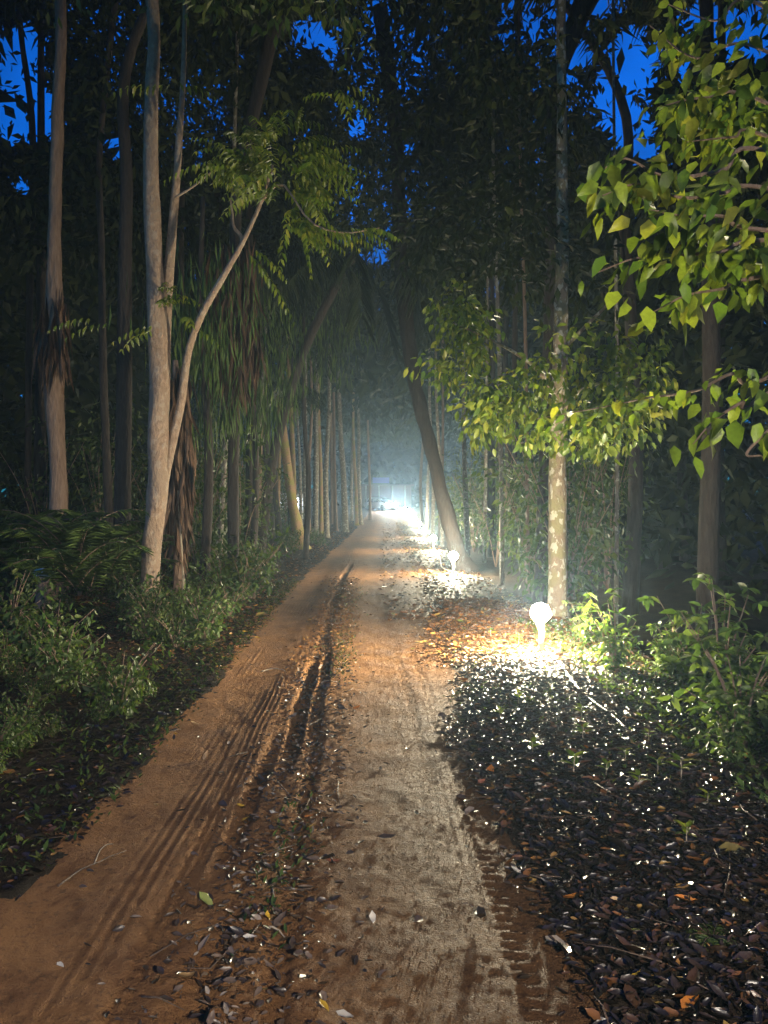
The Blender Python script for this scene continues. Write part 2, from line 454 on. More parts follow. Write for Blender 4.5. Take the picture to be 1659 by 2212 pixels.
M['car'] = plain_mat("white_car_paint", (.74, .76, .80), .25, var=.03, bump=0)
M['glass'] = plain_mat("dark_car_glass", (.03, .04, .05), .08, bump=0)
M['rubber'] = plain_mat("tyre_rubber", (.02, .02, .02), .8)
M['rim'] = plain_mat("alloy_rim", (.55, .55, .57), .3, metal=.8)
M['head'] = plain_mat("headlight_glass", (1, 1, 1), .2, emit=5200.0, ecol=(1, .97, .9), bump=0)
M['chrome'] = plain_mat("grille_trim", (.12, .12, .13), .35, metal=.5)
M['plate'] = plain_mat("number_plate", (.75, .75, .72), .5)
M['wall'] = plain_mat("ochre_wall", (.20, .13, .09), .85)
M['column'] = plain_mat("pale_column", (.45, .42, .36), .8)
M['blue'] = plain_mat("blue_sheet", (.05, .07, .38), .5)
M['white_wall'] = plain_mat("whitewash", (.70, .72, .74), .8)
M['window_lit'] = plain_mat("lit_window", (.8, .9, 1), .4, emit=2.2, ecol=(.75, .86, 1), bump=0)
M['roof'] = plain_mat("rusty_roof_sheet", (.12, .09, .08), .7, var=.3)
M['bag'] = plain_mat("white_plastic_bag", (.62, .62, .62), .4)

# ------------------------------------------------------------------ terrain
XC_Y = [-30, 0, 3, 6, 10, 16, 32, 60, 95, 140]
XC_X = [.03, .03, 0, -.07, -.2, -.38, -.45, -.35, -.1, 0]
def xc(y): return np.interp(y, XC_Y, XC_X)
def smooth(a, b, v):
    t = np.clip((v - a) / (b - a), 0, 1)
    return t * t * (3 - 2 * t)
def rise(y): return 1.2 * np.clip((np.asarray(y, float) - 32) / 56, 0, 1.25) ** 1.5
def gz(x, y, detail=False):
    x = np.asarray(x, float); y = np.asarray(y, float)
    u = x - xc(y)
    z = rise(y)
    z = z + 0.25 * smooth(1.9, 4.5, -u) + 0.10 * fbm(x * .5, y * .5, 2, 3) * smooth(1.5, 3, np.abs(u + .5))
    z = z - 0.55 * smooth(2.6, 4.2, u) * smooth(4.5, 7, y) * (1 - smooth(13, 20, y))
    z = z + 0.03 * smooth(.5, 1.4, u) * (1 - smooth(2, 3, u))
    wob = 0.05 * fbm(y * .6, y * 0 + 3, 8, 2)
    # wheel tracks sunk, middle strip proud
    for c, w, dp in ((-1.17, .34, .020), (.12, .46, .014)):
        z = z - dp * np.exp(-((u - c - wob) / w) ** 2)
    if detail:
        near = np.clip(1.2 - y / 40, 0, 1)
        # narrow ruts in the middle strip
        w2 = .04 * fbm(y * .9, y * 0, 21, 2)
        for c, w, dp, y0, y1 in ((-.60, .055, .085, 4.9, 7.9), (-.47, .045, .07, 5.2, 8.6), (-.72, .05, .05, 3.4, 5.6), (-.42, .04, .05, 3.6, 5.3), (-.36, .05, .045, 1.6, 3.2), (-.62, .06, .05, 1.6, 3.0), (-.85, .06, .022, 2.2, 4.4), (-.55, .07, .03, 8.5, 22)):
            cut = smooth(y0 - .8, y0 + .9, y) * (1 - smooth(y1 - 1.0, y1 + .8, y)) * np.clip(.75 + .9 * fbm(y * 1.4, y * 0 + c * 7, 23, 3), .15, 1.15)
            z = z - dp * np.exp(-((u - c - w2) / w) ** 4) * cut
        # tyre grooves along the wheel tracks
        for c, w, per, a in ((-1.12, .26, .052, .006), (.42, .12, .045, .0018), (.10, .20, .06, .0025), (-.86, .10, .04, .007)):
            m = np.exp(-((u - c - wob) / w) ** 4)
            z = z + a * m * np.sin((u - wob + .02 * fbm(y * .5, y * 0 + c, 4, 2)) * 2 * math.pi / per) * np.clip(.35 + 1.3 * fbm(x * 3.0, y * .45, 33, 3), 0, 1.2) * near
        # tread lugs
        for c, w, per, y0, y1 in ((.47, .045, .065, 2.0, 9.5), (-.88, .04, .06, 1.8, 3.6), (.30, .04, .06, 4.2, 9.0)):
            m = np.exp(-((u - c - wob) / w) ** 6) * smooth(y0, y0 + .5, y) * (1 - smooth(y1 - 1, y1, y))
            z = z - 0.008 * m * (np.sin(y * 2 * math.pi / per + (u - c) * 30) > 0)
        rgh = np.where(np.abs(u + .5) < 1.4, 1.0, 1.6)
        strip = np.exp(-((u + .52) / .3) ** 4)
        z = z + rgh * near * (.008 * fbm(x, y, 12, 3, 5.0) + .0045 * (1 + 3.5 * strip) * fbm(x, y, 13, 2, 24.0))
        z = z + .0035 * near * np.exp(-((u - .15) / .5) ** 4) * fbm(x * .8, y, 14, 3, 26.0)
    return z
def gz1(x, y): return float(gz(np.array([x]), np.array([y]))[0])

def track_mask(x, y):
    u = x - xc(y)
    e = .16 * fbm(x * 1.0, y * .9, 41, 3, 1.6) + .10 * fbm(x, y, 42, 2, 9.0)
    right = .62 + .26 * smooth(5.2, 7.5, y) + .55 * smooth(10, 17, y)
    left = -1.50 - .25 * (1 - smooth(2.2, 4.0, y))
    return (u < right + e) & (u > left + e)

xs_mid = np.arange(-2.0, 1.0, 0.0125)
g = 0.0125 * 1.085 ** np.arange(1, 75)
xs_r = xs_mid[-1] + np.cumsum(g); xs_l = xs_mid[0] - np.cumsum(g)
xs = np.concatenate([xs_l[xs_l > -62][::-1], xs_mid, xs_r[xs_r < 62]])
ys = [1.5]
while ys[-1] < 128: ys.append(ys[-1] + max(.012, ys[-1] * .0062))
ys = np.concatenate([np.linspace(-14, 1.0, 24), np.linspace(1.15, 1.45, 6), np.array(ys)])
GX, GY = np.meshgrid(xs, ys)
GZ = gz(GX, GY, True)
GV = np.stack([GX, GY, GZ], -1).reshape(-1, 3)
ny, nx = GX.shape
ii = np.arange(ny * nx).reshape(ny, nx)
Q = np.stack([ii[:-1, :-1], ii[:-1, 1:], ii[1:, 1:], ii[1:, :-1]], -1).reshape(-1, 4)
cx_ = GX.ravel()[Q].mean(1); cy_ = GY.ravel()[Q].mean(1)
tm = track_mask(cx_, cy_) & (cy_ < 110)
def sub(Qs):
    used, inv = np.unique(Qs, return_inverse=True)
    return GV[used], inv.reshape(Qs.shape)
v_, f_ = sub(Q[tm]); link("dirt_track", mesh_np("dirt_track", v_, f_), M['track'], kind="structure")
v_, f_ = sub(Q[~tm]); link("ground", mesh_np("ground", v_, f_), M['humus'], kind="structure")

# ------------------------------------------------------------------ plant builders
def crown_mesh(name, sets, tmpl=LEAF4):
    sets = [filt(s) for s in sets]
    a = [np.concatenate([np.broadcast_to(np.asarray(s[i], float), (len(s[0]),) if i > 2 else (len(s[0]), 3)) for s in sets]) for i in range(5)]
    return a

def build_leaves(name, sets, mat, root, tmpl=LEAF4, gaps=True, **kw):
    if gaps: sets = [filt(s) for s in sets]
    a = [np.concatenate([np.broadcast_to(np.asarray(s[i], float), (len(s[0]),) if i > 2 else (len(s[0]), 3)) for s in sets]) for i in range(5)]
    a[0] = a[0] - np.array(root.location)
    return link(name, leaves(name, *a, tmpl=tmpl), mat, root, **kw)

def frond(base, direction, length, n, ll, lw, hang=0.9, sag=0.5, curve=1.0):
    """a pinnate frond: leaflets in pairs along a drooping rachis -> leaf set and rachis points"""
    base = np.asarray(base, float); d = np.asarray(direction, float); d = d / np.linalg.norm(d)
    t = np.linspace(0.08, 1, n)
    pts = base[None] + d[None] * (t * length)[:, None]
    pts[:, 2] -= sag * length * t ** 2 * curve
    tan = np.gradient(pts, axis=0); tan = unit(tan)
    side = unit(np.cross(tan, np.array([0, 0, 1.0])[None] + 1e-4))
    pos = np.concatenate([pts, pts]); sg = np.repeat([1, -1], n)[:, None]
    ax = np.concatenate([side, side]) * sg + np.concatenate([tan, tan]) * 0.5 + rng.normal(size=(2 * n, 3)) * 0.12
    ax[:, 2] -= hang
    nr = np.concatenate([tan, tan]) * .4 + np.array([0, 0, 1.0]) + rng.normal(size=(2 * n, 3)) * .2
    prof = np.sin(np.pi * np.clip(np.concatenate([t, t]) * .8 + .15, 0, 1)) * .5 + .5
    ln = ll * prof * (0.85 + .3 * rng.random(2 * n))
    return (pos, ax, nr, ln, ln * (lw / ll)), pts

def strips(top, n, spread, L, W):
    """long thin hanging strips (dead fronds, trailing foliage)"""
    top = np.asarray(top, float)
    pos = top[None] + rng.normal(size=(n, 3)) * np.asarray(spread)[None]
    ax = rng.normal(size=(n, 3)) * .10; ax[:, 2] -= 1
    nr = rand_dirs(n); nr[:, 2] *= .1
    ln = L * (.4 + .7 * rng.random(n))
    return pos, ax, nr, ln, np.full(n, W) * (.6 + .8 * rng.random(n))

def stem_tree(name, label, cat, pts, bark, group=None, extra_stems=(), segs=18, rough=.11, top=None):
    """pts: list of (px, py, width px, d). Stem goes to the ground at its first point."""
    w = [P(p[0], p[1], p[3]) for p in pts]
    r = [p[2] * S / F * p[3] / 2 for p in pts]
    b = w[0].copy(); gzz = gz1(b.x, b.y)
    w[0].z = min(b.z, gzz) - 0.05 if abs(b.z - gzz) < .6 else b.z
    if w[0].z > gzz: w.insert(0, Vector((b.x, b.y, gzz - .05))); r.insert(0, r[0] * 1.1)
    if top:
        w.append(Vector(top[:3])); r.append(top[3])
    root = empty(name, (w[0].x, w[0].y, gzz), label, cat, group)
    n = max(16, int((w[-1] - w[0]).length * 5))
    C_ = catmull([list(q) + [rr] for q, rr in zip(w, r)], n)
    fl = 1 + .45 * np.exp(-np.linspace(0, (w[-1] - w[0]).length, n) / .22)
    MB().tube(C_[:, :3], C_[:, 3] * fl, segs, rough, int(abs(w[0].x) * 13) % 50).build("trunk", bark, root)
    for st in extra_stems:
        q = [P(p[0], p[1], p[3]) for p in st]; rr = [p[2] * S / F * p[3] / 2 for p in st]
        n = max(12, int((q[-1] - q[0]).length * 6))
        C_ = catmull([list(a) + [b_] for a, b_ in zip(q, rr)], n)
        MB().tube(C_[:, :3], C_[:, 3], 10, rough, 7).build("limb", bark, root)
    return root

def blob(px, py, d, rx, ry, rd, n):
    """clump centres in an ellipsoid given in photo pixels / metres of depth"""
    c = P(px, py, d)
    return ellipsoid_clumps(c, (rx * S / F * d, rd, ry * S / F * d), n)

# ------------------------------------------------------------------ main trees
# forked pale tree beside the left wheel track
D = 11.0
t1 = stem_tree("forked_tree", "pale smooth forked tree standing beside the left wheel track with a branch leaning over it", "tree",
    [(316, 1345, 40, D), (330, 1180, 40, D), (340, 1080, 42, D), (343, 960, 42, D), (344, 820, 41, D), (339, 640, 38, D), (332, 500, 35, D), (328, 350, 31, D), (330, 200, 28, D), (331, 0, 25, D)],
    M['bark_pale'], extra_stems=[
        [(340, 1060, 14, D), (345, 1000, 20, D + .05), (357, 880, 20, D + .12), (360, 737, 20, D + .16), (367, 590, 21, D + .16), (378, 450, 19, D + .1), (386, 350, 16, D), (393, 250, 13, D), (398, 165, 11, D), (402, 0, 9, D)],
        [(334, 1180, 12, D), (345, 1110, 20, D + .02), (356, 1040, 21, D + .06), (374, 950, 20, D + .1), (392, 870, 18, D + .1), (408, 760, 16, D - .1), (438, 680, 15, D - .4), (480, 605, 14, D - .4), (515, 545, 12, D - .4), (545, 485, 10, D - .4), (570, 425, 8, D - .4), (590, 360, 6, D - .4)],
        [(524, 530, 9, D - .4), (522, 512, 8, D - .38), (506, 492, 7, D - .35), (503, 462, 5, D - .3), (498, 430, 3, D - .3)],
        [(380, 430, 6, D - .1), (420, 405, 4, D - .2), (470, 365, 3, D - .3)],
        [(565, 440, 6, D - .4), (610, 400, 5, D - .6), (670, 480, 4, D - .8), (740, 505, 3, D - .9), (820, 495, 2, D - 1.0)]],
    top=(-3.7, 11, 12.5, .11))
sets = []
def fr(px, py, ddx, ddz, length, n=9, ll=.15, lw=.055, d=D - .4, hang=.9, sag=.45):
    s, _ = frond(P(px, py, d), (ddx, rng.normal() * .5, ddz), length, n, ll, lw, hang, sag)
    sets.append(s)
for k in range(95):      # the leafy head of the leaning branch
    a = rng.random() * 6.28; r = rng.random() ** .5
    fr(600 + 95 * r * math.cos(a), 360 + 85 * r * math.sin(a), math.cos(a) * .8 + rng.normal() * .3, .3 + rng.normal() * .3, .45 + .35 * rng.random(), d=D - .4 + rng.normal() * .35)
for k in range(16):
    fr(620 + rng.random() * 70, 430 + rng.random() * 60, .6 + rng.normal() * .4, -.3 + rng.normal() * .3, .5)
for k in range(5): fr(655 + k * 32, 498 + rng.normal() * 6, 1, .05, .55, 11, d=D - .9)
fr(535, 545, .55, -.45, .85, 13, .17, .06); fr(548, 540, .7, -.2, .5, 9)
fr(505, 350, -1, .0, .9, 12); fr(520, 335, -.8, .2, .7, 10); fr(560, 290, -.3, .6, .7, 10); fr(600, 285, .6, .5, .8, 10)
for px, py, dx in ((730, 195, .3), (718, 210, -.6), (735, 205, .9), (745, 190, .8)): fr(px, py, dx, .05, .45, 7)
for px, py, dx in ((375, 190, -.9), (385, 185, .6), (330, 192, -.4)): fr(px, py, dx, .1, .5, 6)
for px, py, dx in ((240, 700, -1.2), (200, 690, -1), (335, 705, -1), (330, 715, -.6), (395, 700, .4), (400, 690, .2), (362, 640, .3)): fr(px, py, dx, .05, .55, 7)
for k in range(10): fr(340 + rng.random() * 40, 650 + rng.normal() * 12, rng.normal() * .5, .5, .25, 6, .10, .03)
build_leaves("branch_leaves", sets, M['leaf_lime'], t1, LEAF8, gaps=False)  # lime colour lifts these leaves in place of lamplight
cl = np.concatenate([ellipsoid_clumps((-3.2, 11, 11.5), (3.6, 3.2, 2.8), 130), ellipsoid_clumps((-1.0, 10.2, 9.3), (2.6, 2.2, 1.3), 60)])
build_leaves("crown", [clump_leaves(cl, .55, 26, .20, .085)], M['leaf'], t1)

# brown tree at the far left
D = 13.0
t2 = stem_tree("shaggy_tree", "brown tree with shaggy fibres hanging round its middle, rising behind the dark feathery bushes", "tree",
    [(128, 1330, 44, D), (128, 1090, 38, D), (126, 1000, 34, D), (120, 880, 38, D), (119, 760, 42, D), (120, 640, 34, D), (120, 520, 28, D), (124, 380, 26, D), (130, 200, 24, D), (135, 30, 22, D)], M['bark_brown'], top=(-5.6, 13, 14.5, .1))
s_ = [strips(P(112 + rng.normal() * 12, 650 + k * 5, D - .1), 16, (.055, .07, .10), .9, .007) for k in range(20)]
build_leaves("dead_fronds", s_, M['dead'], t2, gaps=False)
cl = ellipsoid_clumps((-5.8, 13, 12.3), (3.0, 3.0, 2.6), 120)
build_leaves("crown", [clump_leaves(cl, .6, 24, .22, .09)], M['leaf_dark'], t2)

# slim trunk between them
D = 15.4
t3 = stem_tree("slim_tree", "slim straight grey trunk between the shaggy brown tree and the forked pale tree", "tree",
    [(243, 1275, 22, D), (236, 1100, 20, D), (230, 950, 18, D), (224, 760, 16, D), (222, 560, 14, D), (220, 300, 12, D)], M['bark_dark'], top=(-5.2, 15.4, 13, .06))
cl = ellipsoid_clumps((-5.0, 15.4, 11.5), (3.2, 3.0, 3.2), 130)
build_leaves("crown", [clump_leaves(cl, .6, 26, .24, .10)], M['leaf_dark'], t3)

# palm with a hanging skirt of brown dead fronds
D = 15.0
t4 = stem_tree("skirted_palm", "palm trunk wrapped in a long brown skirt of dead fronds behind the leaning branch", "palm",
    [(505, 1200, 26, D), (505, 1000, 24, D), (508, 800, 24, D), (512, 600, 24, D), (518, 400, 24, D)], M['bark_dark'], top=(-2.1, 15, 11.2, .15))
s_ = []
for k in range(60):
    s_.append(strips(P(508 + rng.normal() * 11, 540 + rng.random() * 190, D - .2), 22, (.13, .14, .1), 1.5, .012))
build_leaves("dead_fronds", s_, M['dead'], t4, gaps=False)
s_ = []
for k in range(11):
    a = k * 2.4
    f1, pts = frond((-2.1, 15, 11.2), (math.cos(a), math.sin(a), .7 + .4 * rng.random()), 2.9, 40, .6, .03, .6, .45)
    s_.append(f1)
build_leaves("crown", s_, M['palm'], t4)

# brown curtain of dead fronds right behind the forked tree
D = 12.6
t5 = stem_tree("leafless_palm", "palm stub draped with brown straggling fibres directly behind the forked pale tree", "palm",
    [(388, 1290, 24, D), (386, 1150, 20, D), (384, 1000, 20, D), (382, 880, 18, D), (380, 780, 12, D)], M['bark_brown'])
s_ = [strips(P(388 + rng.normal() * 8, 800 + rng.random() * 300, D - .1 + rng.normal() * .1), 18, (.06, .08, .1), 1.0, .008) for k in range(40)]
build_leaves("dead_fronds", s_, M['dead'], t5, gaps=False)

# dark thick trunk and leaning mossy palm further on
D = 29.0
t6 = stem_tree("dark_trunk_tree", "thick dark straight trunk just left of the leaning mossy palm", "tree",
    [(580, 1186, 34, D), (578, 1100, 27, D), (573, 950, 25, D), (570, 800, 24, D), (566, 500, 22, D)], M['bark_dark'], top=(-4.4, D, 15, .2))
cl = ellipsoid_clumps((-4.4, D, 13), (5, 4, 4.5), 170)
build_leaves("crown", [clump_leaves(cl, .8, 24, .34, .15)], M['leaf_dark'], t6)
t7 = stem_tree("leaning_palm", "leaning ringed palm trunk with yellowish moss beside the left verge", "palm",
    [(652, 1186, 30, D), (640, 1130, 23, D), (628, 1060, 20, D), (617, 970, 18, D), (607, 890, 15, D), (602, 845, 14, D)], M['bark_moss'])
s_ = []
for k in range(30):
    a = k * 2.4
    f1, pts = frond(P(600, 838, D), (math.cos(a), math.sin(a), .1 + .5 * rng.random()), 2.0, 18, .5, .07, .8, .6)
    s_.append(f1)
build_leaves("crown", s_, M['palm'], t7)

# leaning dark trunk on the right of the track (behind the second lamp)
D = 19.6
t8 = stem_tree("leaning_tree", "dark trunk leaning over the track right behind the second path lamp", "tree",
    [(1006, 1238, 50, D), (981, 1170, 36, D), (957, 1080, 31, D), (938, 1000, 29, D), (916, 910, 29, D), (897, 830, 30, D), (880, 720, 31, D), (868, 600, 32, D), (862, 450, 30, D), (855, 300, 28, D)], M['bark_black'],
    top=(-.1, D - .5, 14, .2))
cl = np.concatenate([ellipsoid_clumps((0.2, D - .5, 11.5), (5.2, 3.6, 4.0), 260), ellipsoid_clumps((2.2, D - 1.2, 8), (3.2, 2.4, 1.8), 90)])
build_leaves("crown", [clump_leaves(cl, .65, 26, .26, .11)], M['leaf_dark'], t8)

# lichen-spotted trunk behind the nearest lamp
D = 11.2
t9 = stem_tree("lichen_tree", "straight trunk blotched with white lichen directly behind the nearest path lamp", "tree",
    [(1206, 1345, 44, D), (1204, 1240, 39, D), (1203, 1100, 38, D), (1204, 950, 36, D), (1208, 800, 33, D), (1212, 640, 29, D), (1213, 480, 26, D), (1212, 250, 22, D), (1210, 50, 20, D)], M['bark_lichen'],
    top=(2.6, 11.2, 11.5, .1), extra_stems=[
      [(1206, 900, 10, D), (1260, 840, 7, D - .3), (1330, 830, 5, D - .8), (1420, 860, 3, D - 1.4)],
      [(1208, 860, 12, D), (1150, 790, 9, D - .3), (1070, 740, 6, D - .7), (980, 700, 4, D - 1)],
      [(1210, 760, 10, D), (1270, 700, 8, D - .4), (1330, 640, 5, D - .9)]])
cl = np.concatenate([blob(1010, 740, 10.2, 90, 90, 1.0, 26), blob(1100, 850, 9.8, 120, 80, 1.0, 34), blob(1230, 790, 9.8, 130, 110, 1.0, 20), blob(980, 660, 10.4, 60, 50, .8, 10), blob(1370, 750, 9.6, 80, 70, .8, 12), blob(960, 800, 10.6, 50, 60, .7, 9), blob(1340, 870, 9.4, 120, 80, .9, 34), blob(1180, 930, 9.4, 90, 35, .7, 9), blob(1040, 900, 10.4, 70, 60, .8, 14), blob(1290, 930, 9.2, 130, 40, .7, 20)])
build_leaves("low_crown", [clump_leaves(cl, .24, 17, .125, .062, .8)], M['leaf_lime'], t9, LEAF8)
cl = np.concatenate([ellipsoid_clumps((2.7, 11.6, 8.6), (3.2, 2.6, 2.8), 140), ellipsoid_clumps((2.0, 11.8, 5.6), (2.6, 1.6, 1.2), 60)])
build_leaves("crown", [clump_leaves(cl, .5, 24, .20, .085)], M['leaf_dark'], t9)

# palm silhouetted against the sky, top right of centre
D = 14.5
t10 = stem_tree("tall_palm", "tall dark palm trunk whose fronds are silhouetted on the blue sky", "palm",
    [(1165, 1250, 30, D), (1180, 900, 28, D), (1192, 500, 28, D), (1200, 200, 28, D)], M['bark_dark'], top=(3.9, 14.5, 11.5, .25))
s_ = []
for k in range(30):
    a = k * 2.4
    f1, pts = frond((3.9, 14.5, 11.4), (math.cos(a), math.sin(a), .1 + .7 * rng.random()), 3.4, 40, .8, .05, .7, .5)
    s_.append(f1)
build_leaves("crown", s_, M['palm'], t10)

# drooping palm over the middle of the track
D = 22.0
t11 = stem_tree("drooping_palm", "palm with long drooping green fronds hanging over the left side of the track", "palm",
    [(560, 1190, 22, D), (590, 1000, 20, D), (650, 780, 20, D), (735, 600, 18, D)], M['bark_dark'], top=(-.9, D, 8.8, .16))
s_ = []
for k in range(14):
    a = k * 2.4
    f1, pts = frond((-.9, D, 8.6), (math.cos(a), math.sin(a), .15 + .5 * rng.random()), 4.4, 70, 1.3, .022, 1.6, .8)
    s_.append(f1)
build_leaves("crown", s_, M['palm'], t11)

# trailing green curtains of fine foliage (left, mid distance)
for (px, py, d, w, h, lab) in ((440, 900, 14.0, 45, 330, "tree with fine trailing green foliage hanging just right of the forked pale tree"),
                               (545, 900, 19.0, 40, 260, "tree with trailing fine foliage hanging in front of the thick dark trunk"),
                               (660, 760, 24.0, 60, 260, "tree with a soft curtain of fine foliage above the row of slim trunks")):
    b = P(px, 1200, d); zt = P(px, py - h, d).z
    root = empty("weeping_tree", (b.x, b.y, gz1(b.x, b.y)), lab, "tree", "weeping trees on the left side")
    z0 = gz1(b.x, b.y)
    q = [(b.x, b.y, z0 - .05), (b.x + .1, b.y, z0 + 2.5), (b.x - .05, b.y, z0 + 5), (b.x, b.y, zt + 1.2)]
    MB().tube(catmull(q, 24), np.linspace(.10, .04, 24), 9, .06).build("trunk", M['bark_dark'], root)
    s_ = []
    for k in range(46):
        s_.append(strips(P(px + rng.normal() * w, py - h + rng.random() * h * 1.15, d + rng.normal() * .6), 26, (.30, .3, .25), .5, .007))
    build_leaves("hanging_foliage", s_, M['needle'], root)

# slim trunks on the left, and the row towards the end of the track
row = [(545, 1178, 12, 27, -8), (557, 1172, 10, 27.5, -4), (470, 1255, 15, 16.8, -6), (636, 1160, 12, 36, 3), (662, 1156, 11, 38, 2), (668, 1155, 9, 40, 0), (681, 1150, 14, 41, -2), (695, 1148, 10, 42, 3), (706, 1157, 13, 39, -2), (726, 1142, 9, 47, 2),
       (746, 1138, 15, 46, 6), (771, 1128, 9, 56, 3), (779, 1126, 10, 58, 4), (800, 1118, 7, 66, 2), (520, 1150, 9, 31, 4), (600, 1150, 9, 40, -3), (650, 1140, 8, 50, 4), (718, 1132, 8, 56, 1), (760, 1122, 8, 64, -2)]
rowlab = {0: "pale slim trunk, left one of the close pair beside the thick dark trunk", 1: "pale slim trunk, right one of the close pair beside the thick dark trunk", 2: "short pale trunk with a white band standing alone in the verge plants",
          8: "slim trunk with a yellow-lit foot ahead of the row by the left verge", 10: "stout pale-footed trunk closest to the left edge of the track in the far row"}
crown_cache = []
for k in range(3):
    cl = ellipsoid_clumps((0, 0, 0), (2.6, 2.6, 3.4), 90)
    s = clump_leaves(cl, .75, 22, .36, .16)
    crown_cache.append(leaves("crown", *s))
    crown_cache[-1].materials.append(M['leaf_dark'])
bark_cycle = [M['bark_grey'], M['bark_brown'], M['bark_grey'], M['bark_moss']]
for i, (px, py, w, d, lean) in enumerate(row):
    b = P(px, py, d); z0 = gz1(b.x, b.y); r = w * S / F * d / 2
    ORD = ["first", "second", "third", "fourth", "fifth", "sixth", "seventh", "eighth", "ninth", "tenth", "eleventh", "twelfth", "thirteenth", "fourteenth"]
    beyond = sorted(j for j in range(len(row)) if j not in rowlab and row[j][0] > 652)
    rank = sorted(beyond, key=lambda j: row[j][0])
    lab = rowlab.get(i) or (ORD[rank.index(i)] + " slim trunk counted from the leaning mossy palm towards the distant car" if i in rank else
          {14: "thin trunk in front of the pale close pair, standing among lit saplings", 15: "thin trunk between the thick dark trunk and the leaning mossy palm", 3: "thin trunk half hidden behind the foot of the leaning mossy palm", 16: "thin far trunk just beside the foot of the leaning mossy palm"}.get(i, "slim trunk among the dense row along the far left verge"))
    root = empty("slim_tree", (b.x, b.y, z0), lab, "tree", "slim trunks along the left verge")
    H = 12 + rng.random() * 3
    L_ = math.tan(R(lean)) * -H * .35
    q = catmull([(b.x, b.y, z0 - .05), (b.x + L_ * .3 + rng.normal() * .04, b.y, z0 + H * .25), (b.x + L_ * .6 + rng.normal() * .1, b.y, z0 + H * .55), (b.x + L_, b.y, z0 + H)], 40)
    MB().tube(q, np.linspace(r, r * .45, 40) * (1 + .4 * np.exp(-np.linspace(0, H, 40) / .25)), 10, .08, i).build("trunk", bark_cycle[i % 4] if i != 2 else M['bark_grey'], root)
    c = link("crown", crown_cache[i % 3], None, root, loc=(L_, 0, H - 1.0)); c.rotation_euler = (0, 0, rng.random() * 6)
# white band and dead pale stem
b = P(470, 1192, 16.7)
dead = stem_tree("dead_sapling", "thin leafless whitish sapling stem beside the forked pale tree", "sapling",
    [(397, 1312, 6, 12.3), (396, 1230, 5, 12.3), (391, 1150, 4.5, 12.3), (385, 1060, 3.5, 12.3)], M['twig'], segs=8)

# right-hand slim trunks
rrow = [(1085, 1215, 11, 17, 1), (1140, 1235, 9, 16, 1), (1330, 1300, 10, 14, 1), (955, 1150, 9, 31, 3), (948, 1140, 8, 36, -2), (935, 1130, 9, 42, 2), (922, 1122, 8, 50, -2), (912, 1118, 8, 58, 2), (1010, 1180, 12, 25, 2), (1045, 1200, 9, 22, -2)]
for i, (px, py, w, d, lean) in enumerate(rrow):
    b = P(px, py, d); z0 = gz1(b.x, b.y); r = w * S / F * d / 2
    lab = {0: "thin pale stem in the leafy thicket between the leaning trunk and the lichen trunk"}.get(i) or {1: "slim shadowed trunk just left of the lichen-blotched trunk", 2: "slim shadowed trunk in the dark just right of the lichen-blotched trunk", 8: "slim trunk close behind the right side of the leaning dark trunk", 9: "slim trunk midway between the leaning dark trunk and the thin pale stem", 3: "nearest of the slim trunks lining the lamp row beyond the leaning dark trunk"}.get(i, "one of the slim far trunks lining the lamp row beyond the leaning dark trunk")
    root = empty("slim_tree", (b.x, b.y, z0), lab, "tree", "slim trunks in the right thicket")
    H = (11 + rng.random() * 4) * (1.5 if d < 18 else 1); L_ = math.tan(R(lean)) * -H * .35
    q = catmull([(b.x, b.y, z0 - .05), (b.x + L_ * .3 + rng.normal() * .05, b.y, z0 + H * .25), (b.x + L_ * .6 + rng.normal() * .1, b.y, z0 + H * .55), (b.x + L_, b.y, z0 + H)], 36)
    MB().tube(q, np.linspace(r, r * .45, 36), 10, .08, i + 30).build("trunk", bark_cycle[i % 3], root)
    c = link("crown", crown_cache[i % 3], None, root, loc=(L_, 0, H - 1.0)); c.rotation_euler = (0, 0, rng.random() * 6)

# trunks silhouetted on the sky top left
for k, (pts, lab) in enumerate((([(60, 1200, 14, 18), (66, 700, 14, 18), (74, 300, 14, 18), (48, 60, 12, 18)], "thin dark trunk bending across the blue sky opening above the shaggy brown tree"),
                                ([(1110, 1200, 12, 23), (1112, 600, 12, 23), (1116, 60, 12, 23)], "thin dark trunk crossing the small sky opening beside the tall dark palm"),)):
    rt = stem_tree("silhouette_tree", lab, "tree", pts, M['bark_dark'], segs=9, top=tuple(P(pts[-1][0] - 10, -200, pts[-1][3])) + (.08,))
    c = P(pts[-1][0], -160, pts[-1][3])
    build_leaves("crown", [clump_leaves(ellipsoid_clumps(c, (3, 2.5, 2), 60), .6, 24, .26, .11)], M['leaf_dark'], rt)

